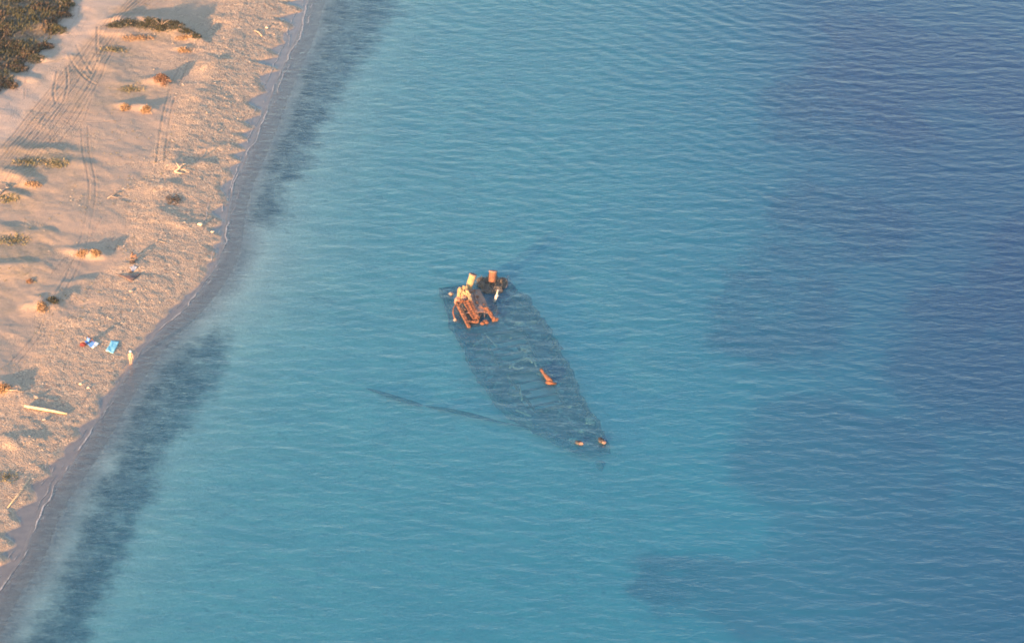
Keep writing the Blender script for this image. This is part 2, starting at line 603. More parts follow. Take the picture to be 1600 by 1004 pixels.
def grid_mesh(name, ax, ay, Z, keep=None, mat=None, attrs=None):
    nx, ny = len(ax), len(ay)
    X, Y = np.meshgrid(ax, ay)
    co = np.stack([X.ravel(), Y.ravel(), Z.ravel()], 1)
    i, j = np.meshgrid(np.arange(nx - 1), np.arange(ny - 1))
    a = (j * nx + i).ravel()
    q = np.stack([a, a + 1, a + 1 + nx, a + nx], 1)
    if keep is not None:
        kf = keep.ravel()
        q = q[kf[q].any(1)]
        used = np.unique(q)
        re = np.full(nx * ny, -1)
        re[used] = np.arange(len(used))
        q = re[q]
    else:
        used = np.arange(nx * ny)
    me = bpy.data.meshes.new(name)
    me.vertices.add(len(used))
    me.vertices.foreach_set('co', co[used].astype(np.float32).ravel())
    me.loops.add(q.size)
    me.loops.foreach_set('vertex_index', q.astype(np.int32).ravel())
    me.polygons.add(len(q))
    me.polygons.foreach_set('loop_start', (np.arange(len(q)) * 4).astype(np.int32))
    me.polygons.foreach_set('use_smooth', np.ones(len(q), bool))
    me.update(calc_edges=True)
    for nm, ch in (attrs or {}).items():
        at = me.color_attributes.new(nm, 'FLOAT_COLOR', 'POINT')
        buf = np.ones((len(used), 4), np.float32)
        for k, c in enumerate(ch):
            buf[:, k] = c.ravel()[used]
        at.data.foreach_set('color', buf.ravel())
    me.materials.append(mat)
    o = bpy.data.objects.new(name, me)
    COL.objects.link(o)
    return o


# ---- beach (and the dirt road, cut from the same sheet)
ax = axis(-74, -16, .135, 4000)
ax = ax[ax < 2200]
ay = axis(-76, 101, .15, 4000)
X, Y = np.meshgrid(ax, ay)
S = shore_s(X, Y)
PX, PY = to_px(X, Y)
inview = (PY > -200) & (PY < 1200) & (PX > -400)
H = np.where(S > 0, land_height(X, Y, S), -sea_depth(S))
e = np.maximum(cusp_edge(Y), .45)
wet = 1 - sstep(-.12, .30, S - e + .35 * fbm(X, Y, 1.1, 21, 3))
road_px = [(215, -60), (168, 0), (128, 40), (86, 90), (30, 160), (-20, 215), (-90, 300)]
road_w = [(P(a, b).x, P(a, b).y) for a, b in smooth_line(road_px, 5)]
_ra, _rb = np.array(road_w[0]) - np.array(road_w[5]), np.array(road_w[-1]) - np.array(road_w[-6])
road_w = [tuple(np.array(road_w[0]) + _ra / np.hypot(*_ra) * 900)] + road_w + [tuple(np.array(road_w[-1]) + _rb / np.hypot(*_rb) * 900)]
RD = seg_dist(X, Y, road_w)
rn = fbm(X, Y, 3.5, 31, 4)
road = 1 - sstep(1.9, 3.7, RD + 1.0 * rn)
H = H - .10 * road * (S > 3)
rz, rm = ruts(X, Y)
rz, rm = rz * (S > 4), rm * (S > 4)
H = H + rz
pebb = sstep(-.2, .8, S - e) * (1 - sstep(9, 15, S + 4 * fbm(X, Y, 6, 41, 3)))
patch = sstep(.05, .4, fbm(X, Y, 5, 47, 4))
pebb = np.clip(pebb + .55 * patch * (S > 9), 0, 1)
veg = np.zeros(X.shape)
for (vx, vy, rx, ry, a) in [(60, 262, 75, 28, .8), (30, 315, 50, 25, .6), (25, 395, 60, 38, .8), (40, 435, 60, 30, .5), (150, 110, 60, 30, .45), (190, 150, 70, 22, .5), (245, 62, 60, 18, .55),
                            (180, 88, 60, 22, .5), (150, 165, 60, 20, .4), (70, 745, 40, 40, .0), (110, 300, 60, 40, .3), (70, 90, 40, 60, .4), (12, 470, 30, 40, .4), (205, 30, 70, 10, .5)]:
    veg = np.maximum(veg, a * np.exp(-(((PX - vx) / rx) ** 2 + ((PY - vy) / ry) ** 2)))
veg *= (.5 + .9 * vnoise(X, Y, 1.8, 51))
scr_poly = [(-400, -300), (170, -300), (112, -10), (108, 18), (92, 40), (78, 62), (62, 84), (36, 104), (26, 130), (4, 142), (-60, 200), (-400, 420)]
scr_sd = poly_sd(PX, PY, scr_poly)
scrub = sstep(-14, 10, scr_sd + 18 * fbm(X, Y, 3.0, 61, 4)) * (S > 10)
scrub = np.where(inview | (X < -60), scrub, 0)
H = H + scrub * (.10 * fbm(X, Y, 1.4, 63, 3) + .14)
gr = (RNG.rand(*X.shape) - .5)
H = H + (S > e - .1) * inview * (gr * (.010 + .032 * pebb) + .05 * pebb * fbm(X, Y, .7, 71, 2) + .055 * (1 - .8 * road) * fbm(X, Y, 1.2, 73, 4))
BEACH_H = (ax, ay, H)


def beach_z(x, y):
    i = min(max(int(np.searchsorted(ax, x)), 1), len(ax) - 1)
    j = min(max(int(np.searchsorted(ay, y)), 1), len(ay) - 1)
    fx = (x - ax[i - 1]) / (ax[i] - ax[i - 1])
    fy = (y - ay[j - 1]) / (ay[j] - ay[j - 1])
    a, b = H[j - 1, i - 1] * (1 - fx) + H[j - 1, i] * fx, H[j, i - 1] * (1 - fx) + H[j, i] * fx
    return float(a * (1 - fy) + b * fy)


def on_beach(px, py):
    p = P(px, py, .6)
    for _ in range(6):
        p = P(px, py, beach_z(p.x, p.y))
    return p


m_sand = sand_material()
attrs = {'cover_a': (wet, np.clip(veg, 0, 1), np.clip(road, 0, 1)), 'cover_b': (pebb, scrub, rm)}
isroad = (RD < 2.0) & (S > 3)
land = S > -2.0
cell_road = isroad
o = grid_mesh('beach', ax, ay, H, land & ~isroad, m_sand, attrs)
tag(o, kind='structure')
inner = isroad.copy()
inner[1:-1, 1:-1] = isroad[1:-1, 1:-1] & isroad[2:, 1:-1] & isroad[:-2, 1:-1] & isroad[1:-1, 2:] & isroad[1:-1, :-2]
# quads of the road whose corners are all road: keep only those so that no face is shared
def grid_faces_all(name, Z, mask):
    nx = len(ax)
    k = mask
    q_ok = k[:-1, :-1] & k[1:, :-1] & k[:-1, 1:] & k[1:, 1:]
    sel = np.zeros(mask.shape, bool)
    j, i = np.nonzero(q_ok)
    a = j * nx + i
    q = np.stack([a, a + 1, a + 1 + nx, a + nx], 1)
    used = np.unique(q)
    re = np.full(mask.size, -1)
    re[used] = np.arange(len(used))
    q = re[q]
    me = bpy.data.meshes.new(name)
    co = np.stack([X.ravel(), Y.ravel(), Z.ravel()], 1)[used]
    me.vertices.add(len(used))
    me.vertices.foreach_set('co', co.astype(np.float32).ravel())
    me.loops.add(q.size)
    me.loops.foreach_set('vertex_index', q.astype(np.int32).ravel())
    me.polygons.add(len(q))
    me.polygons.foreach_set('loop_start', (np.arange(len(q)) * 4).astype(np.int32))
    me.polygons.foreach_set('use_smooth', np.ones(len(q), bool))
    me.update(calc_edges=True)
    for nm, ch in attrs.items():
        at = me.color_attributes.new(nm, 'FLOAT_COLOR', 'POINT')
        buf = np.ones((len(used), 4), np.float32)
        for kk, c in enumerate(ch):
            buf[:, kk] = c.ravel()[used]
        at.data.foreach_set('color', buf.ravel())
    me.materials.append(m_sand)
    ob = bpy.data.objects.new(name, me)
    COL.objects.link(ob)
    return ob


tag(grid_faces_all('dirt_road', H, isroad), kind='structure')

# ---- seabed
bx, by = axis(-70, 76, .45, 4000), axis(-80, 104, .5, 4000)
XB, YB = np.meshgrid(bx, by)
SB = shore_s(XB, YB)
QX, QY = to_px(XB, YB)
HB = np.where(SB > 0, np.minimum(0, 0) - .6, -sea_depth(SB) - .6 * sstep(-1.9, -.9, SB))
HB = HB - (2.4 * sstep(8, 62, XB) + 3 * sstep(25, 62, XB) * sstep(10, 90, YB)) * sstep(-20, -50, SB)
HB = HB + .12 * fbm(XB, YB, 9, 81, 3) * sstep(-6, -14, SB)
meadow = np.zeros(XB.shape)
vis = (QY > -2500)
for pts, a in [
    ([(1285, -40), (1290, 30), (1200, 95), (1180, 140), (1215, 175), (1300, 178), (1420, 165), (1470, 120), (1440, 90), (1500, 60), (1560, 110), (1640, 130), (1700, -60)], .85),
    ([(1205, 262), (1270, 245), (1400, 255), (1430, 290), (1400, 335), (1340, 350), (1330, 400), (1340, 440), (1330, 500), (1280, 530), (1180, 540), (1105, 505), (1120, 440), (1130, 400), (1180, 350), (1215, 320)], .82),
    ([(1700, 230), (1570, 240), (1555, 300), (1540, 360), (1450, 410), (1385, 470), (1380, 530), (1420, 600), (1500, 610), (1700, 560)], .85),
    ([(1230, 560), (1160, 640), (1140, 720), (1200, 770), (1195, 830), (1140, 842), (1090, 850), (1010, 858), (990, 885), (1010, 912), (1100, 905), (1160, 945), (1235, 945), (1290, 1030), (1700, 1060), (1700, 760), (1500, 740), (1480, 640), (1420, 590), (1330, 560)], .9),
    ([(1500, 600), (1700, 560), (1700, 800), (1500, 760)], .45),
    ([(985, 885), (1005, 852), (1090, 832), (1200, 815), (1310, 900), (1250, 955), (1160, 950), (1100, 912), (1020, 920)], 1.25),
]:
    sd = poly_sd(QX, QY, pts)
    meadow = np.maximum(meadow, a * sstep(-34, 26, sd + 26 * fbm(XB, YB, 13, 91, 5) + 22 * fbm(XB, YB, 4.5, 93, 4)))
meadow *= .68 + .32 * sstep(-.30, .12, fbm(XB, YB, 8, 195, 5))
hole = poly_sd(QX, QY, [(1145, 792), (1185, 790), (1188, 826), (1150, 832)])
meadow *= 1 - .8 * sstep(-14, 12, hole)
band = np.zeros(XB.shape)
for pts in [
    [(480, -60), (640, -60), (605, 30), (560, 110), (500, 200), (460, 285), (420, 345), (385, 350), (385, 290), (410, 220), (440, 150), (485, 40)],
    [(338, 505), (362, 520), (335, 590), (300, 640), (255, 720), (220, 790), (200, 860), (160, 930), (120, 1010), (60, 1080), (-60, 1080), (40, 1000), (80, 930), (120, 850), (165, 740), (200, 660), (240, 590), (300, 530)],
]:
    sd = poly_sd(QX, QY, pts)
    band = np.maximum(band, .72 * sstep(-34, 22, sd + 16 * fbm(XB, YB, 6, 95, 5)))
shal = 1 - sstep(1.8, 5.5, -SB + 1.2 * fbm(XB, YB, 6, 99, 3))
far = ~((QY > -400) & (QY < 1400) & (QX > -500) & (QX < 2200))
meadow[far] = .5
band[far] = 0
band *= sstep(1.4, 4.0, -SB + 1.2 * fbm(XB, YB, 4, 97, 3))
o = grid_mesh('seabed', bx, by, HB, None, seabed_material(), {'cover_a': (meadow, shal, band)})
tag(o, kind='structure')

# ---- water
wx, wy = axis(-72, 78, .27, 4000), axis(-80, 104, .30, 4000)
XW, YW = np.meshgrid(wx, wy)
SW = shore_s(XW, YW)
dep = np.maximum(sea_depth(SW), 0) + (2.4 * sstep(8, 62, XW) + 3 * sstep(25, 62, XW) * sstep(10, 90, YW)) * sstep(-20, -50, SW)
# over the wreck only the water above its deck clouds the view
WPX, WPY = to_px(XW, YW)
hull_sd = poly_sd(WPX, WPY, [(687, 447), (697, 478), (712, 515), (730, 550), (752, 590), (785, 628), (838, 662), (872, 684), (905, 700), (953, 700), (944, 668), (924, 640), (905, 605), (886, 562), (866, 525), (846, 492), (822, 462), (793, 437)])
hull_in = sstep(-22, 16, hull_sd + 9 * fbm(XW, YW, 2.6, 191, 3))
mast_in = 1 - sstep(2, 16, seg_dist(WPX, WPY, [(560, 604), (662, 634), (838, 669)]))
dep = dep * (1 - hull_in) + np.minimum(dep, 1.12) * hull_in
dep = dep * (1 - mast_in) + np.minimum(dep, 1.55) * mast_in
Z = np.zeros(XW.shape)
wr = np.random.RandomState(5)
for lam, ang, amp in [(4.6, 80, .016), (3.6, 97, .014), (3.1, 66, .010), (2.6, 76, .013), (2.2, 101, .012), (1.9, 94, .011), (1.5, 83, .006), (1.25, 108, .003), (2.9, 62, .008), (1.7, 70, .008)]:
    for k in range(3):
        l, a = lam * wr.uniform(.85, 1.18), R(ang + wr.uniform(-17, 17))
        kx, ky = math.cos(a) * 2 * math.pi / l, math.sin(a) * 2 * math.pi / l
        env = (.25 + 1.5 * vnoise(XW, YW, 9.0, 100 + k * 7 + int(lam * 10))) * (.55 + .9 * vnoise(XW, YW, 38.0, 107 + k))
        ph = kx * XW + ky * YW + 2.2 * fbm(XW, YW, 12, 120 + k, 2) + wr.uniform(0, 6.28)
        Z += amp * .37 * env * (np.sin(ph) + .16 * np.sin(2 * ph + .6))
# low swell that bends in from the open sea, strongest in the upper part
for l, a in ((2.3, 42), (2.0, 47), (2.7, 38)):
    a = R(a)
    kx, ky = math.cos(a) * 2 * math.pi / l, math.sin(a) * 2 * math.pi / l
    env = sstep(5, 60, YW) * sstep(-30, 0, XW) * (1 - .75 * sstep(25, 45, XW)) * (.2 + 1.6 * sstep(.3, .75, vnoise(XW, YW, 13, 140 + int(l * 10))))
    Z += .011 * env * np.sin(kx * XW + ky * YW + 1.2 * fbm(XW, YW, 15, 150, 2))
Z *= WAVE if 'WAVE' in globals() else 1.0
Z *= 1 - .25 * sstep(0, 80, YW)
Z *= sstep(.5, 14, -SW) * .9 + .1
Z *= np.exp(-(np.maximum(np.hypot(XW, YW) - 130, 0) / 40) ** 2)
# a small breaking line along the shore
Z += .05 * np.exp(-((SW + .5) / .35) ** 2)
KR, KG, KB = .42, .068, .066
path = dep * 1.15
tint = (np.exp(-KR * path), np.exp(-KG * path), np.exp(-KB * path))
cloud = .62 * (1 - np.exp(-.68 * dep)) + .02
blue = np.clip(.10 + .62 * sstep(0, 62, XW) + .25 * sstep(2.6, 7, dep) + .30 * sstep(-10, 95, YW) - .42 * sstep(10, -60, YW), 0, 1)
o = grid_mesh('sea', wx, wy, Z, (SW < 2.5), water_material(), {'tint': tint, 'body': (cloud, blue, cloud)})
tag(o, kind='structure')

# ---- foam left along the water line
m_foam = mat_plain('foam', (.46, .44, .44), (.26, .245, .24), 4, .7)
mb = MB()
rf = random.Random(3)
sl = smooth_line([q for q in shore[1:-1]], 6)
acc = 0
for lane, off0, thr, wmax in ((0, -.1, .44, .085), (1, -.8, .52, .05), (2, .4, .55, .05), (3, -1.6, .60, .045), (4, -2.6, .64, .04)):
    run = []
    for i in range(len(sl) - 1):
        a, b = np.array(sl[i]), np.array(sl[i + 1])
        L = np.hypot(*(b - a))
        for k in range(max(1, int(L / .16))):
            q = a + (b - a) * k * .16 / max(L, 1e-6)
            tv = (b - a) / max(L, 1e-6)
            nv = np.array([tv[1], -tv[0]])
            off = off0 + .5 * float(fbm(q[0], q[1], 5, 160 + lane, 3)) + .15 * float(fbm(q[0], q[1], 1.2, 166 + lane, 2))
            on = float(vnoise(q[0], q[1], 7, 170 + lane)) * .6 + float(vnoise(q[0], q[1], 1.6, 173 + lane)) * .4
            c = q - nv * off
            if on > thr:
                wd = wmax * min(1, (on - thr) * 7) * rf.uniform(.6, 1.3)
                run.append((c, nv, wd))
            else:
                if len(run) > 2:
                    vs, fs = [], []
                    for (cc, n2, w2) in run:
                        ss = float(shore_s(np.array([cc[0]]), np.array([cc[1]]))[0])
                        z = (float(land_height(np.array([cc[0]]), np.array([cc[1]]), np.array([ss]), False)[0]) if ss > 0 else 0) + .07
                        vs += [(cc[0] - n2[0] * w2, cc[1] - n2[1] * w2, z - .03), (cc[0], cc[1], z), (cc[0] + n2[0] * w2, cc[1] + n2[1] * w2, z - .03)]
                    for i2 in range(len(run) - 1):
                        fs += [(3 * i2, 3 * i2 + 1, 3 * i2 + 4, 3 * i2 + 3), (3 * i2 + 1, 3 * i2 + 2, 3 * i2 + 5, 3 * i2 + 4)]
                    mb.add(vs, fs)
                run = []
o = mb.build('foam', m_foam, smooth=True)
tag(o, 'thin broken line of white foam along the water edge of the beach', 'foam', kind='stuff')

# ------------------------------------------------------------------ shipwreck
RUST = mat_patchy('rusted_steel', (.235, .098, .052), (.155, .062, .037), (.06, .036, .03), 2.4, .85, .4, .62, .03)
RUST2 = mat_patchy('orange_rust', (.215, .098, .060), (.145, .068, .044), (.05, .034, .031), 2.4, .85, .4, .62, .03)
CREAM = mat_patchy('flaking_cream_paint', (.40, .30, .17), (.31, .21, .11), (.16, .085, .055), 2.4, .75, .45, .7, .02)
MAROON = mat_patchy('dull_maroon_plate', (.25, .150, .130), (.32, .20, .16), (.12, .08, .072), 2.4, .8, .4, .6, .03)
DARK = mat_patchy('mussel_crust', (.065, .062, .062), (.11, .10, .09), (.17, .14, .13), 3.0, .9, .4, .6, .06)
HULLM = mat_patchy('overgrown_hull_plate', (.035, .028, .032), (.07, .055, .055), (.13, .105, .09), .55, .9, .42, .64, .05)
DECKM = mat_patchy('overgrown_deck_plate', (.026, .020, .028), (.11, .078, .085), (.34, .27, .225), .38, .9, .44, .58, .05)
PALEM = mat_patchy('pale_marine_crust', (.36, .29, .25), (.24, .18, .155), (.12, .09, .085), 1.6, .9, .4, .6, .04)
WHITEM = mat_patchy('white_painted_steel', (.66, .64, .60), (.58, .56, .52), (.45, .36, .28), 1.5, .6, .5, .75, .01)
BLACKM = mat_plain('flat_black', (.02, .018, .018), (.035, .03, .03), 4, .95)  # near-black for the funnel insides and the eyes

wreck = thing('shipwreck', P(815, 575, -3.2), 'half sunken rusty ship lying off the beach with two funnels and broken deckhouse above water', 'shipwreck')
ZG = -.55                                                   # sheer line of the sunken hull
left_px = [(687, 447), (697, 478), (712, 515), (730, 550), (752, 590), (785, 628), (838, 662), (872, 684), (905, 699)]
right_px = [(793, 437), (822, 462), (846, 492), (866, 525), (886, 562), (905, 605), (924, 640), (944, 668), (953, 697)]
NS = 40
lp, rp = smooth_line(left_px, 5), smooth_line(right_px, 5)


def side(line, t):
    f = t * (len(line) - 1)
    i = min(int(f), len(line) - 2)
    a, b = line[i], line[i + 1]
    return (a[0] + (b[0] - a[0]) * (f - i), a[1] + (b[1] - a[1]) * (f - i))


def rim(t, sgn, z=ZG):
    q = side(lp if sgn < 0 else rp, t)
    q2 = side(rp if sgn < 0 else lp, t)
    n_ = .013 * math.sin(29 * t + sgn) + .010 * math.sin(67 * t + 2.1 * sgn) + .012 * math.sin(113 * t - sgn)
    return P(q[0], q[1], z).lerp(P(q2[0], q2[1], z), n_)


mb = MB()
rows = []
for i in range(NS + 1):
    t = i / NS
    L_, R_ = rim(t, -1), rim(t, 1)
    c = (L_ + R_) / 2
    sh = -.45 * t + .15 * math.sin(i * 1.7) * .4 - .5 * max(0, t - .75)
    ring = []
    for q, k in ((L_, -1), (R_, 1)):
        j1 = .16 * math.sin(i * 2.3 + k) + .14 * math.sin(i * 5.1 + 2 * k) - (.35 if (i * 7 + k) % 11 == 0 else 0)
        bw = 1 - .5 * max(0, (t - .72) / .28)
        prof = [(1.0, sh + j1), (.99 * bw, -1.0), (.93 * bw, -1.9), (.72 * bw, -2.7)]
        keel = 1 - .92 * max(0, (t - .72) / .28)
        ring.append([c + (q - c) * a + Vector((0, 0, z if n == 0 else sh - .35 + (z + .6) * keel)) for n, (a, z) in enumerate(prof)])
    rows.append((ring[0][::-1], ring[1]))
vs, fs = [], []
for a, b in rows:
    vs += a + b
n8 = 8
for i in range(NS):
    for k in range(7):
        if k == 3:
            continue
        fs.append((i * n8 + k, i * n8 + k + 1, (i + 1) * n8 + k + 1, (i + 1) * n8 + k))
    fs.append((i * n8 + 7, i * n8, (i + 1) * n8, (i + 1) * n8 + 7))
fs.append(tuple(range(n8)))
fs.append(tuple(reversed(range(NS * n8, NS * n8 + n8))))
mb.add(vs, fs)
hull = mb.build('hull', HULLM, wreck, smooth=False)
sol = hull.modifiers.new('thickness', 'SOLIDIFY')
sol.thickness = .08

# deck with the long open hold in the middle: strips port, starboard, ends
mb = MB()
U = 12
for i in range(NS):
    ta, tb = i / NS, (i + 1) / NS
    for k in range(U):
        ua, ub = k / U, (k + 1) / U
        um, tm = (ua + ub) / 2, (ta + tb) / 2
        hold = .26 < um < .74 and (.30 < tm < .46 or .50 < tm < .68)
        if hold or random.random() < (.16 if k in (0, U - 1) else .07):
            continue
        pts = []
        for (t, u) in ((ta, ua), (ta, ub), (tb, ub), (tb, ua)):
            a, b = rim(t, -1), rim(t, 1)
            q = a.lerp(b, .035 + .93 * u)
            crown = .22 * (1 - (2 * u - 1) ** 2)
            q.z = ZG - .50 - .42 * t + crown + .05 * math.sin(9 * t + 5 * u) + .03 * math.sin(23 * t - 11 * u)
            pts.append(q)
        mb.slab(pts, .05)
mb.build('deck', DECKM, wreck)
# hold coamings, beams and the light stripes along the deck
for (t0_, t1_) in ((.30, .46), (.50, .68)):
    mb = MB()
    cs = []
    for (t, u) in ((t0_, .26), (t0_, .74), (t1_, .74), (t1_, .26)):
        q = rim(t, -1).lerp(rim(t, 1), .035 + .93 * u)
        q.z = ZG - .42 * t - .12
        cs.append(q)
    for a, b in zip(cs, cs[1:] + cs[:1]):
        mb.beam(a, b, .14, .42)
    mb.build('hatch_coaming', HULLM, wreck)
    for k in range(1, 5):
        t = t0_ + (t1_ - t0_) * k / 5
        a = rim(t, -1).lerp(rim(t, 1), .28)
        b = rim(t, -1).lerp(rim(t, 1), .72)
        a.z = b.z = ZG - .45 - .42 * t
        mb = MB()
        mb.beam(a, b, .22, .18)
        mb.build('hold_beam', HULLM, wreck)
# bulwark stanchions (ribs) along both sides
for sgn in (-1, 1):
    for k in range(20):
        t = .04 + k * .047
        a, b = rim(t, sgn), rim(t, -sgn)
        q = a.lerp(b, .02)
        r_ = a.lerp(b, .10)
        q.z = ZG - .40 * t + .18
        r_.z = ZG - .42 * t - .5
        mb = MB()
        mb.beam(r_, q, .12, .16)
        mb.build('rib', HULLM, wreck)
# pale crusted wreckage on the deck amidships
for pts, r_ in [([(797, 574), (806, 566), (816, 561), (826, 560), (832, 566)], .14), ([(800, 572), (808, 576), (818, 574)], .10), ([(818, 560), (822, 552), (826, 546)], .13), ([(828, 556), (834, 562), (838, 572)], .12),
                ([(757, 520), (766, 530), (776, 541)], .08), ([(740, 540), (752, 532), (758, 528)], .12), ([(784, 470), (796, 466), (802, 458)], .16), ([(812, 600), (816, 625)], .08), ([(806, 640), (830, 650)], .12)]:
    mb = MB()
    mb.tube([P(a, b, -.62 - .10 * (i % 2)) for i, (a, b) in enumerate(smooth_line(pts, 3))], r_, 7)
    mb.build('crusted_pipe', PALEM, wreck, True)

# loose plates and growth scattered over the deck
rdb = random.Random(21)
for k in range(46):
    t, u = rdb.uniform(.05, .95), rdb.uniform(.05, .95)
    q = rim(t, -1).lerp(rim(t, 1), u)
    q.z = ZG - .42 * t - .30 - rdb.uniform(0, .2)
    a_ = rdb.uniform(0, 6.28)
    L_ = rdb.uniform(.3, 1.5)
    mb = MB()
    if k % 2:
        mb.blob(q, (L_ * .6, L_ * .5, .2), k, 7, .35)
        mb.build('growth_clump', DARK if k % 4 == 1 else PALEM, wreck, True)
    else:
        e1, e2 = Vector((math.cos(a_), math.sin(a_), rdb.uniform(-.12, .12))) * L_, Vector((-math.sin(a_), math.cos(a_), .05)) * L_ * .35
        mb.slab([q - e1 - e2, q + e1 - e2 * .6, q + e1 * .8 + e2, q - e1 * .9 + e2 * 1.2], .05)
        mb.build('loose_plate', HULLM if k % 4 else DECKM, wreck)

# --- what stands out of the water
def lathe_tilt(base, top, prof, n=20, cap=False):
    m = MB()
    base, top = Vector(base), Vector(top)
    d = (top - base).normalized()
    u = d.cross(Vector((0, 1, 0))).normalized()
    v = d.cross(u)
    L = (top - base).length
    vs, fs = [], []
    for (f, r_) in prof:
        for k in range(n):
            a = 2 * math.pi * k / n
            vs.append(base + d * L * f + (u * math.cos(a) + v * math.sin(a)) * r_)
    for i in range(len(prof) - 1):
        for k in range(n):
            fs.append((i * n + k, i * n + (k + 1) % n, (i + 1) * n + (k + 1) % n, (i + 1) * n + k))
    if cap:
        fs.append(tuple(reversed(range(n))))
    m.add(vs, fs)
    return m


# cream funnel, leaning
f1b, f1t = P(732, 450, 1.1), P(739, 429.5, 2.65)
fn = lathe_tilt(f1b, f1t, [(0, .34), (.06, .39), (.5, .40), (.93, .41), (.97, .44), (1.0, .44), (1.0, .36), (.55, .35)]).build('funnel', CREAM, wreck, True)
tag(fn, 'cream leaning funnel')
lathe_tilt(f1t - (f1t - f1b) * .5, f1t - (f1t - f1b) * .06, [(0, .345), (1, .345), (1, .335), (.1, .33), (.1, 0.01)]).build('funnel_lining', BLACKM, fn, True)
rr_ = lathe_tilt(f1t - (f1t - f1b) * .02, f1t + (f1t - f1b) * .07, [(0, .42), (0, .47), (1, .47), (1, .38), (0, .38)])
rr_.build('rim', MAROON, fn, True)
# orange funnel on the dark casing
f2b, f2t = P(769, 440, .9), P(770.5, 424.5, 2.0)
fn = lathe_tilt(f2b, f2t, [(0, .42), (.08, .44), (.9, .45), (1.0, .45), (1.0, .39), (.5, .38)]).build('funnel', RUST2, wreck, True)
tag(fn, 'orange rusty funnel on dark crusted casing')
lathe_tilt(f2t - (f2t - f2b) * .5, f2t - (f2t - f2b) * .06, [(0, .378), (1, .378), (1, .36), (.1, .35), (.1, 0.01)]).build('funnel_lining', BLACKM, fn, True)
lathe_tilt(f2t - (f2t - f2b) * .04, f2t + (f2t - f2b) * .12, [(0, .44), (0, .50), (1, .50), (1, .41), (0, .41)]).build('rim', MAROON, fn, True)
# dark crusted engine casing
mb = MB()
for (a, b, rx, ry, rz_, sd) in [(770, 446, 1.15, 1.4, .50, 1), (758, 444, .85, 1.1, .42, 2), (783, 443, .7, 1.2, .38, 3), (764, 452, .9, .9, .4, 4), (776, 453, .8, .9, .45, 5), (752, 438, .5, .7, .35, 6), (786, 438, .4, .6, .3, 7), (769, 438, 1.0, .8, .55, 8)]:
    mb.blob(P(a, b, .05), (rx, ry, rz_), sd, 9, .22)
mb.build('engine_casing', DARK, wreck)
mb = MB()
rd = random.Random(8)
for k in range(420):
    a, b = rd.gauss(769, 9), rd.gauss(445, 4.2)
    p = P(a, b, .1)
    h = rd.uniform(.2, .75)
    mb.blade(p + Vector((0, 0, .1)), p + Vector((rd.uniform(-.3, .3), rd.uniform(-.3, .3), h)), .14, (rd.uniform(-1, 1), rd.uniform(-1, 1), 0))
tag(mb.build('weed', DARK, wreck), kind='stuff')
# tilted roof plate of the deckhouse with its beams
top4 = [P(729, 450, 1.15), P(749, 452, .70), P(769, 488, .45), P(744, 487, .85)]
nrm = (top4[1] - top4[0]).cross(top4[3] - top4[0]).normalized()
if nrm.z < 0:
    nrm = -nrm
mb = MB()
GU, GV = 8, 12
for i in range(GU):
    for j in range(GV):
        pts = []
        if (i, j) in ((2, 2), (3, 2), (5, 7), (2, 8), (7, 11), (6, 11), (4, 11), (5, 1)):
            continue
        for (u, v) in ((i, j), (i + 1, j), (i + 1, j + 1), (i, j + 1)):
            u, v = u / GU, v / GV
            q = top4[0].lerp(top4[1], u).lerp(top4[3].lerp(top4[2], u), v)
            q = q + nrm * (.06 * math.sin(7 * u + 5 * v) + .04 * math.sin(13 * v - 4 * u))
            pts.append(q)
        mb.slab(pts, .06, nrm)
mb.build('deckhouse_roof', MAROON, wreck)
mb = MB()
for (a, b) in ((.18, .2), (.55, .35), (.3, .62), (.72, .7), (.5, .1)):
    q = top4[0].lerp(top4[1], a).lerp(top4[3].lerp(top4[2], a), b) + nrm * .08
    mb = MB()
    mb.blob(q, (.16, .2, .1), int(a * 100), 6, .3)
    mb.build('rust_lump', RUST2, wreck)


def beam(name, a, b, w_, h_, mat, label=None):
    m = MB()
    a, b = Vector(a), Vector(b)
    n = 7
    rb = random.Random(int(a.x * 100))
    prev = None
    m.beam(a, b, w_, h_)
    # ragged rust flakes and knuckles along the edges
    for k in range(n):
        q = a.lerp(b, (k + .5) / n) + Vector((rb.uniform(-.5, .5) * w_, 0, rb.uniform(0, .5) * h_))
        m.blob(q, (w_ * rb.uniform(.35, .6), w_ * rb.uniform(.5, .9), h_ * rb.uniform(.35, .6)), k, 5, .3)
    o_ = m.build(name, mat, wreck)
    if label:
        o_['label'] = label
    return o_


beam('roof_beam', P(727, 449, 1.5), P(736, 470, 1.05), .30, .34, CREAM, 'cream painted upper half of the roof edge beam')
beam('roof_beam', P(736, 470, 1.03), P(747.5, 497, .40), .28, .34, RUST2)
beam('corner_post', P(747, 494, .5), P(748, 503.5, -.35), .26, .26, RUST2)
beam('sill_beam', P(730, 504, .2), P(747, 502, .25), .26, .32, RUST2)
beam('frame_beam', P(714, 474, .95), P(733, 511, .12), .30, .30, RUST2)
beam('frame_beam', P(713, 473, .92), P(722, 471, 1.1), .26, .26, RUST)
beam('corner_post', P(732, 508, .25), P(734, 515, -.4), .24, .24, RUST)
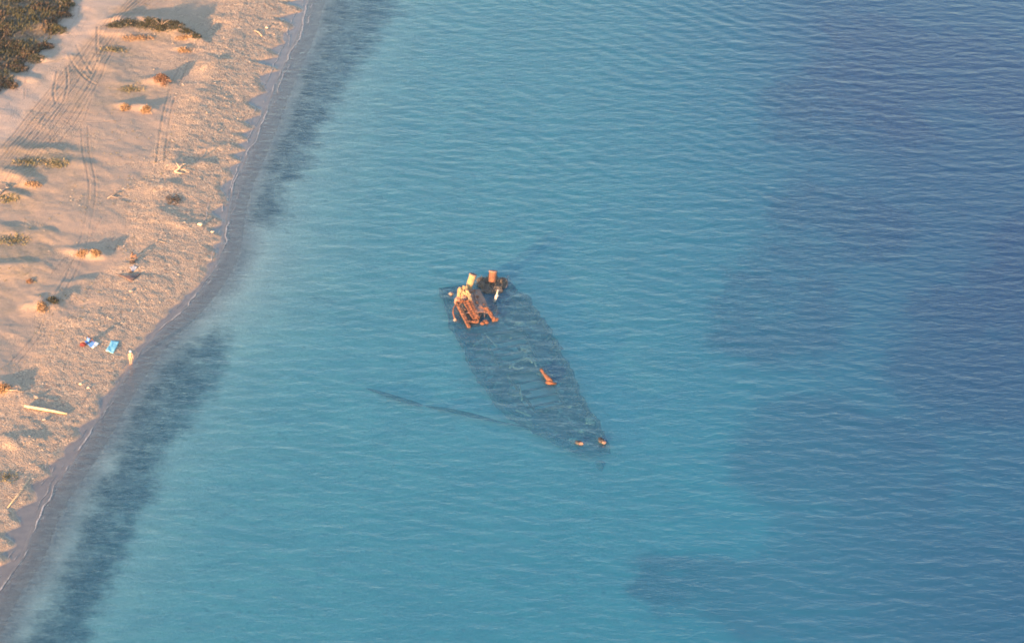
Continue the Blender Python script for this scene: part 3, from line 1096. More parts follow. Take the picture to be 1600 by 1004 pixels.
# dark plates stand in for the shaded void and wreckage between the beams
fp = [P(715, 472, .45), P(727, 468, .7), P(741, 500, .12), P(731, 509, .05)]
mb = MB()
for i in range(5):
    for j in range(7):
        if (i * 3 + j * 5) % 11 == 0:
            continue
        pts = [fp[0].lerp(fp[1], a / 5).lerp(fp[3].lerp(fp[2], a / 5), b / 7) + Vector((0, 0, .05 * math.sin(3 * a + 2 * b))) for a, b in ((i, j), (i + 1, j), (i + 1, j + 1), (i, j + 1))]
        mb.slab(pts, .05)
mb.build('void_plate', DARK, wreck)
for (a, b, z, c, d, z2) in [(735, 470, .8, 741, 486, .5), (719, 478, .6, 727, 484, .7), (724, 490, .4, 733, 488, .6), (752, 490, .3, 747, 498, .2), (757, 486, .5, 757, 496, .05), (739, 453, 1.0, 745, 470, .85)]:
    mb = MB()
    mb.beam(P(a, b, z), P(c, d, z2), .12, .14)
    mb.build('strut', MAROON, wreck)
# stair-like rack between the beams: two stringers with rungs
sa, sb = P(724, 470, 1.0), P(740, 499, .32)
ta_, tb_ = P(730, 469, 1.1), P(746, 498, .42)
beam('stringer', sa, sb, .16, .26, RUST2)
beam('stringer', ta_, tb_, .14, .24, RUST)
for k in range(9):
    f = (k + .4) / 9
    mb = MB()
    mb.beam(sa.lerp(sb, f), ta_.lerp(tb_, f), .2, .16)
    mb.build('rung', RUST2 if k % 2 else RUST, wreck)
# broken cream steelwork under the cream funnel
mb = MB()
for (a, b, z, rx, rz_, sd) in [(720, 456, 1.15, .34, .55, 1), (727, 453, 1.3, .32, .5, 2), (718, 464, .85, .28, .50, 3), (724, 460, 1.1, .30, .4, 4), (730, 459, 1.25, .26, .36, 5), (723, 467, .75, .22, .34, 6)]:
    mb.blob(P(a, b, z), (rx, rx, rz_), sd, 7, .32)
mb.beam(P(719, 462, 1.0), P(718, 449, 1.75), .2, .24)
mb.beam(P(725, 455, 1.3), P(724, 446, 1.9), .16, .2)
mb.build('broken_casing', CREAM, wreck)
mb = MB()
mb.blob(P(726, 466, .85), (.34, .4, .36), 9, 7, .3)
mb.blob(P(716, 470, .5), (.4, .4, .5), 10, 7, .3)
mb.build('engine_block', MAROON, wreck)
# right-hand beam with its foot and the hooked bracket
beam('frame_beam', P(753, 482, .62), P(763, 484, .62), .34, .34, RUST2)
beam('frame_beam', P(762, 484, .62), P(772, 500, .12), .28, .28, RUST2)
beam('beam_foot', P(769, 501, .05), P(777, 499.5, .08), .26, .28, RUST2)
beam('bracket', P(744, 486, .5), P(751, 484, .5), .22, .3, RUST2)
beam('bracket', P(750, 479, .6), P(750, 486, .35), .2, .24, RUST2)
# bent davit at the left
mb = MB()
mb.tube([P(a, b, z) for a, b, z in ((715, 474, .95), (711, 477, .95), (708.5, 482, .75), (708, 489, .45), (710, 496, .2), (711.5, 503, -.2))], .085, 8)
dv = mb.build('davit', RUST, wreck, True)
mb = MB()
mb.blob(P(711, 500, .02), (.2, .2, .22), 4, 7, .2)
mb.build('davit_foot', PALEM, dv)
# white leaning post with a short arm
mb = MB()
mb.tube([P(772, 474, -.3), P(775, 464, .75), P(778.5, 453.5, 1.7)], [.12, .14, .13], 9)
po = mb.build('post', WHITEM, wreck, True)
mb = MB()
mb.tube([P(773.6, 463, .9), P(779.5, 461.5, .9)], .09, 7)
mb.build('post_arm', WHITEM, po, True)
# loose fittings awash
for (a, b, r_, mt, nm) in [(705, 459, .22, PALEM, 'fairlead'), (759, 503, .28, RUST, 'vent_stub'), (754, 505, .22, RUST, 'vent_stub')]:
    mb = MB()
    mb.tube([P(a, b, -.5), P(a, b, .12), P(a + 1, b - 1, .2)], [r_, r_, r_ * .7], 10)
    mb.blob(P(a, b, .12), (r_ * 1.2, r_ * 1.2, r_ * .7), a, 6, .25)
    mb.build(nm, mt, wreck)
# rusty windlass amidships, standing just clear of the water
mb = MB()
mb.tube([P(843, 575, -.3), P(845, 578, .15), P(852, 586, .32), P(858, 593, .30), P(862, 597, .15)], [.07, .09, .20, .30, .22], 10)
wl = mb.build('windlass', RUST2, wreck, True)
mb = MB()
mb.tube([P(854, 597, .1), P(858, 598, .22), P(869, 599, .08)], [.17, .20, .12], 9)
mb.build('windlass_drum', RUST, wl, True)
mb = MB()
mb.tube([P(850, 583, .3), P(846, 575.5, .42)], [.12, .09], 8)
mb.build('lever', RUST2, wl, True)
for (a, b) in ((903, 692), (908, 692.5), (939, 689), (944, 691)):
    mb = MB()
    mb.tube([P(a, b + 2, -.7), P(a, b, .12)], [.2, .17], 9)
    mb.blob(P(a, b - .3, .14), (.26, .26, .14), a, 6, .2)
    mb.build('bollard', MAROON if a in (908, 944) else DARK, wreck)
mb = MB()
mb.tube([P(892, 690, -.5), P(905, 693, -.15), P(912, 692, -.4)], [.25, .35, .2], 9)
mb.build('bow_rail', HULLM, wreck, True)
mb = MB()
mb.tube([P(934, 684, -.5), P(940, 690, -.15), P(944, 693, -.3)], [.3, .4, .25], 9)
mb.build('bow_rail', HULLM, wreck, True)

# fallen mast on the sand beside the wreck
mb = MB()
pts = [(560, 604), (590, 612), (620, 622), (650, 631), (662, 634), (700, 640), (740, 649), (780, 659), (815, 666), (838, 669)]
zz = [-1.75, -1.4, -1.2, -1.35, -1.8, -1.45, -1.4, -1.7, -1.6, -1.8]
mb.tube([P(a, b, z) for (a, b), z in zip(pts, zz)], [.06, .18, .27, .24, .08, .22, .26, .10, .10, .06], 10)
mst = mb.build('fallen_mast', mat_patchy('weedy_mast', (.03, .028, .035), (.06, .05, .06), (.11, .09, .09), .9, .9), None, True, loc=P(700, 640, -2.4))
tag(mst, 'long dark fallen mast lying under water to the left of the wreck bow', 'mast')
mb = MB()
q = P(938, 726, -1.2)
mb.blob(q, (.5, .7, .4), 3, 9, .3)
tag(mb.build('submerged_rock', DARK, None, True, loc=q - Vector((0, 0, .5))), 'small dark submerged rock just below the bow of the wreck', 'rock')

# ------------------------------------------------------------------ people
def skin_body(name, joints, bones, root, mat, parent=None, sub=1):
    """one continuous body grown from a skeleton with a radius at each joint"""
    names = list(joints)
    me = bpy.data.meshes.new(name)
    me.from_pydata([joints[k][0] for k in names], [(names.index(a), names.index(b)) for a, b in bones], [])
    me.materials.append(mat)
    ob = bpy.data.objects.new(name, me)
    COL.objects.link(ob)
    md = ob.modifiers.new('skin', 'SKIN')
    md.use_smooth_shade = True
    for i, k in enumerate(names):
        sv = me.skin_vertices[0].data[i]
        r_ = joints[k][1]
        sv.radius = r_ if isinstance(r_, tuple) else (r_, r_)
        sv.use_root = (k == root)
    sb_ = ob.modifiers.new('smooth', 'SUBSURF')
    sb_.levels = sb_.render_levels = sub
    if parent is not None:
        ob.parent = parent
    return ob


def hand(j, b, wrist, tip, sgn):
    """palm, four fingers and a thumb from the side of the palm"""
    w_, t_ = Vector(wrist), Vector(tip)
    d = (t_ - w_).normalized()
    sdv = d.cross(Vector((0, 1, 0)))
    sdv = sdv.normalized() if sdv.length > .1 else Vector((1, 0, 0))
    out = []
    pal = w_ + d * .085
    j[f'palm{sgn}'] = (pal, (.038, .018))
    b.append((f'wri{sgn}', f'palm{sgn}'))
    for k, L in enumerate((.068, .078, .072, .056)):
        o_ = sdv * (.027 - .018 * k)
        a1, a2 = pal + o_ + d * .02, pal + o_ * 1.15 + d * (.02 + L * .55) + Vector((0, .008, 0))
        a3 = a2 + d * L * .45 + Vector((0, .016, 0))
        for nm, q in (('a', a1), ('b', a2), ('c', a3)):
            j[f'f{k}{nm}{sgn}'] = (q, .0085 if nm != 'c' else .0065)
        b += [(f'palm{sgn}', f'f{k}a{sgn}'), (f'f{k}a{sgn}', f'f{k}b{sgn}'), (f'f{k}b{sgn}', f'f{k}c{sgn}')]
    th = w_ + d * .045 + sdv * .03
    j[f'ta{sgn}'] = (th, .011)
    j[f'tb{sgn}'] = (th + sdv * .028 + d * .035, .009)
    b += [(f'palm{sgn}', f'ta{sgn}'), (f'ta{sgn}', f'tb{sgn}')]


def person(base, yaw, pose, skin_c, hair_c, label, hat=None, garments=()):
    root = thing('person', base, label, 'person')
    root.rotation_euler = (0, 0, yaw)
    J, B = {}, []
    if pose == 'stand':
        J.update(pelvis=((0, 0, .90), (.15, .10)), waist=((0, 0, 1.06), (.125, .09)), chest=((0, 0, 1.26), (.16, .11)), neckb=((0, 0, 1.42), (.07, .06)), neck=((0, .01, 1.47), .052), head=((0, .015, 1.56), (.075, .088)), crown=((0, .01, 1.64), (.068, .08)))
        for s in (-1, 1):
            J.update({f'hip{s}': ((.09 * s, 0, .86), .09), f'knee{s}': ((.10 * s, .02 + .03 * s, .47), .056), f'ank{s}': ((.105 * s, -.01 + .05 * s, .09), .038), f'toe{s}': ((.115 * s, .13 + .05 * s, .03), .03),
                      f'sho{s}': ((.18 * s, 0, 1.37), .06), f'elb{s}': ((.235 * s, -.02, 1.10), .042), f'wri{s}': ((.25 * s, .06, .86), .03)})
            hand(J, B, (.25 * s, .06, .86), (.25 * s, .10, .68), s)
    else:
        J.update(pelvis=((0, 0, .13), (.16, .13)), waist=((0, .00, .30), (.13, .10)), chest=((0, .05, .50), (.16, .12)), neckb=((0, .08, .64), (.07, .06)), neck=((0, .10, .69), .052), head=((0, .125, .78), (.075, .088)), crown=((0, .115, .86), (.068, .08)))
        for s in (-1, 1):
            J.update({f'hip{s}': ((.10 * s, .04, .12), .09), f'knee{s}': ((.13 * s, .44, .42), .058), f'ank{s}': ((.13 * s, .62, .08), .038), f'toe{s}': ((.14 * s, .76, .03), .03),
                      f'sho{s}': ((.18 * s, .06, .60), .06), f'elb{s}': ((.22 * s, .25, .42), .042), f'wri{s}': ((.13 * s, .44, .50), .03)})
            hand(J, B, (.13 * s, .44, .50), (.10 * s, .60, .49), s)
    B += [('pelvis', 'waist'), ('waist', 'chest'), ('chest', 'neckb'), ('neckb', 'neck'), ('neck', 'head'), ('head', 'crown')]
    for s in (-1, 1):
        B += [('pelvis', f'hip{s}'), (f'hip{s}', f'knee{s}'), (f'knee{s}', f'ank{s}'), (f'ank{s}', f'toe{s}'), ('chest', f'sho{s}'), (f'sho{s}', f'elb{s}'), (f'elb{s}', f'wri{s}')]
    skin_body('body', J, B, 'pelvis', skin_c, root)
    hd = Vector(J['head'][0])
    loc = []

    def part(m, name, mat, smooth=True, parent=root):
        o_ = m.build(name, mat, None, smooth)
        o_.parent = parent
        return o_
    m = MB()
    m.blob(hd + Vector((0, -.02, .035)), (.092, .105, .10), 3, 9, .03)
    part(m, 'hair', hair_c)
    m = MB()
    m.blob(hd + Vector((0, .092, .0)), (.014, .022, .022), 1, 6, 0)
    part(m, 'nose', skin_c)
    for s in (-1, 1):
        m = MB()
        m.blob(hd + Vector((.03 * s, .082, .02)), (.012, .01, .009), 1, 6, 0)
        part(m, 'eye', BLACKM)
        m = MB()
        m.blob(hd + Vector((.083 * s, .0, .0)), (.014, .024, .032), 1, 6, 0)
        part(m, 'ear', skin_c)
    m = MB()
    m.blob(hd + Vector((0, .086, -.04)), (.026, .01, .008), 1, 6, 0)
    part(m, 'mouth', RUST)
    if hat:
        m = lathe_tilt(hd + Vector((0, 0, .055)), hd + Vector((0, 0, .19)), [(0, .175), (.05, .18), (.12, .11), (.8, .095), (1, .06), (1, .01)])
        part(m, 'sun_hat', hat)
    for nm, mat in garments:
        m = MB()
        if nm == 'shorts':
            m.blob(Vector(J['pelvis'][0]) + Vector((0, 0, -.02)), (.19, .13, .13), 2, 9, .02)
            for s in (-1, 1):
                h_, k_ = Vector(J[f'hip{s}'][0]), Vector(J[f'knee{s}'][0])
                m.tube([h_, h_.lerp(k_, .25), h_.lerp(k_, .5)], [.105, .10, .095], 12)
        elif nm == 'shirt':
            m.tube([Vector(J['pelvis'][0]) + Vector((0, 0, .06)), J['waist'][0], Vector(J['chest'][0]), Vector(J['chest'][0]) + Vector((0, .02, .12))], [.175, .155, .19, .10], 14)
            for s in (-1, 1):
                m.tube([J['chest'][0], J[f'sho{s}'][0], Vector(J[f'sho{s}'][0]).lerp(Vector(J[f'elb{s}'][0]), .6)], [.11, .082, .066], 10)
        part(m, nm, mat)
    return root


SKIN1 = mat_plain('pale_tan_skin', (.62, .40, .28), (.56, .35, .24), 8, .6)  # paler skin tone of the standing person
SKIN2 = mat_plain('tanned_skin', (.27, .15, .10), (.24, .13, .085), 8, .6)
HAIRD = mat_plain('dark_hair', (.025, .018, .014), (.04, .028, .02), 20, .6)
HAIRL = mat_plain('light_hair', (.50, .42, .30), (.42, .34, .24), 20, .6)
C_WHITE = mat_plain('white_cloth', (.80, .78, .74), (.70, .68, .65), 8, .9)
C_BLUE = mat_plain('blue_cloth', (.10, .28, .68), (.14, .36, .76), 5, .9)
C_CYAN = mat_plain('pale_blue_cloth', (.16, .50, .66), (.28, .62, .74), 2.5, .9)
C_GREY = mat_plain('grey_blue_cloth', (.34, .38, .46), (.25, .29, .37), 4, .9)
C_BROWN = mat_plain('brown_cloth', (.20, .135, .12), (.15, .10, .095), 3, .95)
C_MAROON = mat_plain('maroon_cloth', (.16, .035, .035), (.10, .022, .025), 4, .9)
C_NAVY = mat_plain('dark_cloth', (.05, .045, .05), (.035, .03, .035), 4, .9)
C_TAN = mat_plain('tan_cloth', (.52, .36, .24), (.45, .30, .2), 8, .9)

p = on_beach(204.5, 568.5)
person(p, R(200), 'stand', SKIN1, HAIRL, 'person in pale hat and tan shorts standing at the water edge', C_WHITE, (('shorts', C_TAN),))
p = on_beach(138, 536)
person(p + Vector((0, 0, .04)), R(-60), 'sit', SKIN2, HAIRD, 'dark haired person in blue shirt sitting on the white and blue towel', None, (('shirt', C_BLUE), ('shorts', C_NAVY)))
p = on_beach(205.5, 404)
person(p, R(-100), 'sit', SKIN2, HAIRD, 'tanned dark haired person sitting on sand above the grey blue towel', None, (('shorts', C_NAVY),))


# ------------------------------------------------------------------ beach things
def sheet(name, corners_px, mat, label, cat, lift=.03, stripe=None):
    """a cloth that lies on the sand, with folds and a thickness"""
    cs = [on_beach(a, b) for a, b in corners_px]
    n = 14
    vs, fs = [], []
    rs = random.Random(int(corners_px[0][0]))
    for i in range(n + 1):
        for k in range(n + 1):
            u, v = i / n, k / n
            q = cs[0].lerp(cs[1], u).lerp(cs[3].lerp(cs[2], u), v)
            q.x += .06 * math.sin(6 * v + 2 * u)
            q.y += .06 * math.sin(7 * u + 1)
            q.z = beach_z(q.x, q.y) + lift + .05 * abs(math.sin(5 * u + 3.3 * v)) * abs(math.sin(4 * v + .7)) + .02
            vs.append(q)
    for i in range(n):
        for k in range(n):
            a = i * (n + 1) + k
            fs.append((a, a + n + 1, a + n + 2, a + 1))
    m = MB()
    m.add(vs, fs)
    c = sum(cs, Vector()) / 4
    o_ = m.build(name, mat, None, True, loc=c)
    sd = o_.modifiers.new('thickness', 'SOLIDIFY')
    sd.thickness = .025
    return tag(o_, label, cat)


def striped(name, a, b):
    t = NT(name)
    tc = t.n('ShaderNodeTexCoord')
    sx = t.n('ShaderNodeSeparateXYZ')
    t.l(tc.outputs['Object'], sx.inputs[0])
    return t.pbr(t.mix(t.ramp(t.math('ADD', sx.outputs[0], t.math('MULTIPLY', sx.outputs[1], -.25)), .30, .42), a, b), .9)


sheet('beach_towel', [(131, 535), (140, 530), (154, 538), (146, 545)], striped('blue_white_towel', (.12, .32, .72), (.80, .80, .78)), 'blue beach towel with a white end under the seated person in blue shirt', 'towel')
sheet('beach_towel', [(165, 549), (173, 533), (185, 535), (177, 553)], C_CYAN, 'pale turquoise beach towel lying alone near the standing person', 'towel')
sheet('beach_towel', [(202, 419), (209, 415), (214, 419), (207, 426)], C_GREY, 'small grey blue towel below the seated tanned person', 'towel')
sheet('beach_blanket', [(183, 430), (204, 432), (219, 428), (206, 441)], C_BROWN, 'dark brown blanket spread flat on sand below the grey blue towel', 'blanket')


def bag(px, py, r_, mat, label, seed):
    c = on_beach(px, py)
    root = thing('beach_bag', c, label, 'bag')
    m = MB()
    m.blob(c + Vector((0, 0, r_ * .55)), (r_ * 1.15, r_ * .8, r_ * .75), seed, 9, .10)
    m.build('bag_body', mat, root, True)
    m = MB()
    m.tube([c + Vector((r_ * .8 * math.cos(a), 0, r_ * 1.0 + r_ * .6 * math.sin(a))) for a in [math.pi * k / 8 for k in range(9)]], r_ * .07, 6)
    m.build('strap', C_TAN, root, True)


bag(130, 540, .34, C_MAROON, 'maroon bag beside the white and blue towel', 2)
bag(207, 411, .30, C_NAVY, 'dark bag between the seated tanned person and the grey blue towel', 3)
bag(204.5, 426, .18, C_NAVY, 'small black bag at the lower edge of the grey blue towel', 5)

WOODP = mat_patchy('bleached_wood', (.70, .56, .36), (.58, .45, .30), (.40, .30, .2), 1.8, .85, .4, .65, .01)
WOODG = mat_patchy('grey_driftwood', (.36, .31, .27), (.26, .21, .18), (.14, .11, .09), 2.0, .9, .4, .65, .02)
WOODM = mat_patchy('weathered_wood', (.48, .40, .31), (.34, .28, .22), (.2, .16, .12), 1.8, .9, .4, .65, .01)
# timber pole
a, b = on_beach(38, 634), on_beach(105, 647)
a = P(38, 634, a.z + .28)
b = P(105, 646, b.z + .14)
mb = MB()
mb.tube([a, a.lerp(b, .3) + Vector((0, 0, .03)), a.lerp(b, .7) + Vector((0, 0, .02)), b], [.14, .15, .14, .115], 10)
tag(mb.build('timber_pole', WOODP, None, True, loc=a.lerp(b, .5) - Vector((0, 0, .25))), 'long straight pale timber pole lying on the pebbles', 'timber')


def branchy(name, px, py, mat, label, cat, lines):
    c = on_beach(px, py)
    m = MB()
    for pts, r0, r1 in lines:
        vv = []
        for (x, y, z) in pts:
            vv.append(Vector((c.x + x, c.y + y, beach_z(c.x + x, c.y + y) + z)))
        m.tube(vv, [r0 + (r1 - r0) * i / (len(vv) - 1) for i in range(len(vv))], 7)
    return tag(m.build(name, mat, None, True, loc=c), label, cat)


branchy('driftwood', 6, 300, WOODG, 'forked grey driftwood branch at the left edge of the beach', 'driftwood',
        [([(-1.6, -2.2, .1), (-.5, -.6, .25), (.3, .7, .3), (.1, 1.9, .2)], .16, .06), ([(-.2, -.1, .25), (-.9, .7, .4), (-1.4, 1.6, .3)], .10, .04), ([(.2, .5, .3), (.8, .9, .3)], .07, .03), ([(-.6, -.9, .25), (-1.5, -.9, .35)], .07, .03)])
branchy('driftwood', 181, 305, WOODG, 'small broken driftwood twigs in the middle of open sand', 'driftwood',
        [([(-.9, -1.0, .06), (-.2, .1, .18), (.7, .7, .1)], .08, .03), ([(-.2, 0, .15), (.1, .9, .2)], .05, .02), ([(-.5, -.5, .1), (.4, -.9, .1)], .05, .03)])
branchy('driftwood', 24, 611, WOODG, 'thin dark driftwood stick beside the orange tussock', 'driftwood',
        [([(-.9, .1, .06), (0, 0, .14), (.9, -.1, .06)], .07, .03), ([(0, 0, .12), (.4, .5, .15)], .04, .02)])
branchy('dead_shrub', 281, 266, WOODM, 'bleached dead shrub stump with forked pale branches near the cusps', 'shrub',
        [([(-.6, -.5, .05), (0, 0, .3), (.5, .7, .75)], .15, .06), ([(0, 0, .3), (-.5, .5, .7)], .09, .03), ([(-.6, -.5, .05), (.1, -.7, .1), (.5, -.6, .12)], .13, .06), ([(.3, .4, .5), (.8, .5, .7)], .06, .02), ([(.3, 0, .2), (1.2, -.5, .15)], .06, .03)])
branchy('driftwood', 252, 378, WOODG, 'thin stick on the pebbles right of the seated tanned person', 'driftwood', [([(-.6, .2, .05), (.6, -.2, .08)], .05, .03)])
branchy('driftwood', 30, 770, WOODP, 'straight pale stick along the pebble bank at the lower left', 'driftwood', [([(-.9, -3.0, .05), (.1, .2, .1), (.9, 3.2, .05)], .045, .03)])
branchy('driftwood', 404, 53, WOODP, 'small curved pale stick on the cusped beach edge', 'driftwood', [([(-.6, .9, .06), (0, .2, .15), (.5, -.8, .06)], .06, .04)])


def stone(px, py, r_, mat, label, seed):
    c = on_beach(px, py)
    m = MB()
    m.blob(c + Vector((0, 0, r_ * .3)), (r_ * 1.2, r_, r_ * .65), seed, 8, .18)
    tag(m.build('stone', mat, None, True, loc=c), label, 'stone')


ST1 = mat_patchy('pale_stone', (.62, .54, .40), (.52, .45, .35), (.40, .34, .28), 3, .9)
ST2 = mat_patchy('grey_stone', (.30, .28, .26), (.22, .20, .19), (.36, .33, .30), 3, .9)
stone(313, 351, .26, ST1, 'pale yellow stone near the bend of the water edge', 1)
stone(332, 363, .2, ST1, 'small pale stone at the wet sand edge of the bend', 2)
stone(126, 600, .17, ST1, 'white stone on pebbles above the water, lower left of the turquoise towel', 3)
stone(138, 606, .14, ST1, 'tiny pale stone just right of the white stone', 4)
stone(69, 656, .22, ST2, 'grey stone on pebbles right below the timber pole', 5)
stone(417, 44, .2, ST1, 'pale stone on the upper cusped beach edge', 6)
stone(57, 621, .2, ST2, 'dark stone just above the left half of the timber pole', 7)
stone(205, 455, .22, ST2, 'grey stone in the sand below the brown blanket', 8)


# ------------------------------------------------------------------ plants
def leafmat(name, a, b, c):
    t = NT(name)
    col = t.mix(t.ramp(t.noise(1.3, 3), .4, .6), a, b)
    col = t.mix(t.ramp(t.noise(5.0, 3), .52, .66), col, c)
    return t.pbr(col, .85, spec=.15)


L_DARK = leafmat('dark_marram', (.038, .045, .036), (.062, .066, .048), (.12, .105, .075))
L_DRY = leafmat('dry_orange_grass', (.33, .215, .13), (.25, .17, .105), (.38, .265, .17))
L_GREEN = leafmat('grey_green_herb', (.13, .135, .085), (.19, .17, .10), (.30, .23, .14))
L_BROWN = leafmat('brown_heath', (.062, .048, .038), (.105, .080, .060), (.20, .155, .115))
L_OLIVE = leafmat('olive_heath', (.050, .058, .036), (.080, .082, .048), (.15, .13, .08))
L_RED = leafmat('reddish_twigs', (.22, .125, .085), (.15, .09, .065), (.32, .20, .13))


def tuft_mesh(m, c, rx, ry, h, n, rnd, lean=(.0, .0), w_=.07):
    for _ in range(n):
        a, q = rnd.uniform(0, 6.283), min(1.7, abs(rnd.gauss(0, .62)))
        q *= .8 + .35 * math.sin(3 * a + c.x) + .2 * math.sin(5 * a + c.y)
        x, y = c.x + rx * q * math.cos(a), c.y + ry * q * math.sin(a)
        z = beach_z(x, y) - .03
        hh = max(.25, 1.05 - .5 * q) * h * rnd.uniform(.45, 1.0)
        tip = Vector((x + lean[0] * hh + rnd.gauss(0, .35) * hh, y + lean[1] * hh + rnd.gauss(0, .35) * hh, z + hh))
        a2 = rnd.uniform(0, 6.283)
        m.blade((x, y, z), tip, w_ * rnd.uniform(.7, 1.4), (math.cos(a2), math.sin(a2), 0))


def bush(name, px, py, rx, ry, h, mat, label, cat='shrub', n=500, group=None, twigs=True, lean=(0, 0), stem_mat=None):
    c = on_beach(px, py)
    root = thing(name, c, label, cat, group)
    rnd = random.Random(int(px * 13 + py * 7))
    m = MB()
    tuft_mesh(m, c, rx, ry, h, n, rnd, lean)
    for k in range(n // 2):                      # leaf clumps through the volume
        a, q = rnd.uniform(0, 6.283), math.sqrt(rnd.random())
        x, y = c.x + rx * .9 * q * math.cos(a), c.y + ry * .9 * q * math.sin(a)
        z = beach_z(x, y) + h * rnd.uniform(.15, .85) * (1 - .55 * q * q)
        s_ = rnd.uniform(.06, .14)
        d1, d2 = Vector((rnd.gauss(0, 1), rnd.gauss(0, 1), rnd.gauss(0, 1))).normalized() * s_, Vector((rnd.gauss(0, 1), rnd.gauss(0, 1), rnd.gauss(0, 1))).normalized() * s_
        m.add([Vector((x, y, z)) + d1, Vector((x, y, z)) + d2, Vector((x, y, z)) - d1, Vector((x, y, z)) - d2], [(0, 1, 2, 3)])
    m.build('foliage', mat, root)
    if twigs:
        m = MB()
        for k in range(6):
            a = rnd.uniform(0, 6.283)
            b_ = Vector((c.x + .2 * rx * math.cos(a), c.y + .2 * ry * math.sin(a), c.z - .05))
            t_ = Vector((c.x + .8 * rx * math.cos(a), c.y + .8 * ry * math.sin(a), c.z + h * rnd.uniform(.5, .95)))
            m.tube([b_, b_.lerp(t_, .5) + Vector((0, 0, .1)), t_], [.035, .025, .012], 5)
        m.build('stem', stem_mat or WOODG, root)
    return root


bush('marram_clump', 182, 40, 1.5, 1.0, .5, L_DARK, 'dark low marram clump at the left end of the sand ridge', 'grass clump', 420)
bush('marram_clump', 203, 37, 1.6, 1.0, .5, L_DARK, 'dark marram clump second from the left on the sand ridge', 'grass clump', 420)
bush('marram_clump', 231, 34, 1.7, 1.1, .65, L_DARK, 'thick dark green marram clump on the crest of the sand ridge', 'grass clump', 600)
bush('marram_clump', 252, 37, 1.5, 1.0, .7, L_DARK, 'dark green marram clump right of the crest of the sand ridge', 'grass clump', 560)
bush('marram_clump', 273, 43, 1.4, .9, .65, L_DARK, 'dark marram clump on the falling right part of the sand ridge', 'grass clump', 480)
bush('marram_clump', 291, 50, 1.2, .8, .6, L_DARK, 'small dark marram clump near the right tip of the sand ridge', 'grass clump', 380)
bush('marram_clump', 306, 57, .9, .7, .5, L_DARK, 'last dark marram clump at the right tip of the sand ridge', 'grass clump', 300)
bush('dry_grass_clump', 214, 60, 2.6, .9, .3, L_DRY, 'wide dry orange grass on the lit face of the sand ridge', 'grass clump', 380, twigs=False)
bush('dry_grass_clump', 288, 60, 1.5, .6, .3, L_DRY, 'short dry orange grass below the right tip of the sand ridge', 'grass clump', 240, twigs=False)
bush('dry_grass_clump', 288, 80, 1.0, .6, .4, L_DRY, 'dry orange grass with a dark end on the small hump below the ridge', 'grass clump', 240, twigs=False)
bush('twiggy_bush', 254, 128, 1.25, 1.1, .8, L_RED, 'reddish brown twiggy bush on a sand hump between ridge and tracks', 'bush', 420)
bush('tussock', 195, 170, .7, .7, .55, L_DRY, 'small orange tussock left of a matching tussock with a longer shadow', 'tussock', 260)
bush('tussock', 228, 174, .75, .7, .6, L_DRY, 'orange tussock on a sand bump below the twiggy bush', 'tussock', 280)
bush('tussock', 66, 482, .7, .8, .6, L_DRY, 'orange tussock at the tip of the widest shadow on the sand', 'tussock', 260)
bush('shrub', 84, 470, .7, .7, .55, L_DARK, 'small dark shrub at the upper edge of the widest shadow', 'shrub', 260)
bush('tussock', 128, 398, .8, .7, .45, L_DRY, 'left low tussock of a pair beside the vehicle tracks', 'tussock', 240)
bush('tussock', 150, 402, .7, .7, .5, L_DRY, 'right orange tussock of a pair beside the vehicle tracks', 'tussock', 240)
bush('tussock', 5, 608, .9, .8, .7, L_DRY, 'bright orange tussock at the left picture edge above the timber pole', 'tussock', 320)
bush('red_herb', 47, 440, .45, .5, .3, L_RED, 'small reddish herb in grey green sand at the left', 'plant', 160)
bush('herb_patch', 45, 254, 2.4, 1.4, .22, L_GREEN, 'wide grey green herb patch left of the vehicle tracks bend', 'plant', 420, twigs=False)
bush('herb_patch', 90, 256, 1.8, 1.4, .25, L_GREEN, 'grey green herb patch with a dark crest beside the straight tracks', 'plant', 380, twigs=False)
bush('herb_patch', 22, 376, 2.4, 1.6, .25, L_GREEN, 'grey green herb patch at the left edge above the red herb', 'plant', 420, twigs=False)
bush('herb_patch', 14, 312, 1.5, 1.2, .25, L_GREEN, 'small herb patch around the foot of the forked driftwood', 'plant', 260, twigs=False)
bush('herb_patch', 178, 78, 2.2, 1.0, .2, L_GREEN, 'low herb patch under the lit face of the sand ridge', 'plant', 320, twigs=False)
bush('herb_patch', 205, 140, 2.0, 1.1, .2, L_GREEN, 'low herb patch left of the reddish twiggy bush', 'plant', 300, twigs=False)
bush('herb_patch', 12, 745, 1.4, 1.6, .15, L_GREEN, 'thin grey green herb patch at the lower left picture edge', 'plant', 200, twigs=False)
bush('herb_patch', 272, 312, 1.2, 1.4, .2, L_BROWN, 'brown dry herb patch behind the cusps below the dead shrub', 'plant', 240, twigs=False)
bush('herb_patch', 52, 288, 1.2, .8, .3, L_DRY, 'orange lit dry herb patch right of the forked driftwood', 'plant', 220, twigs=False)

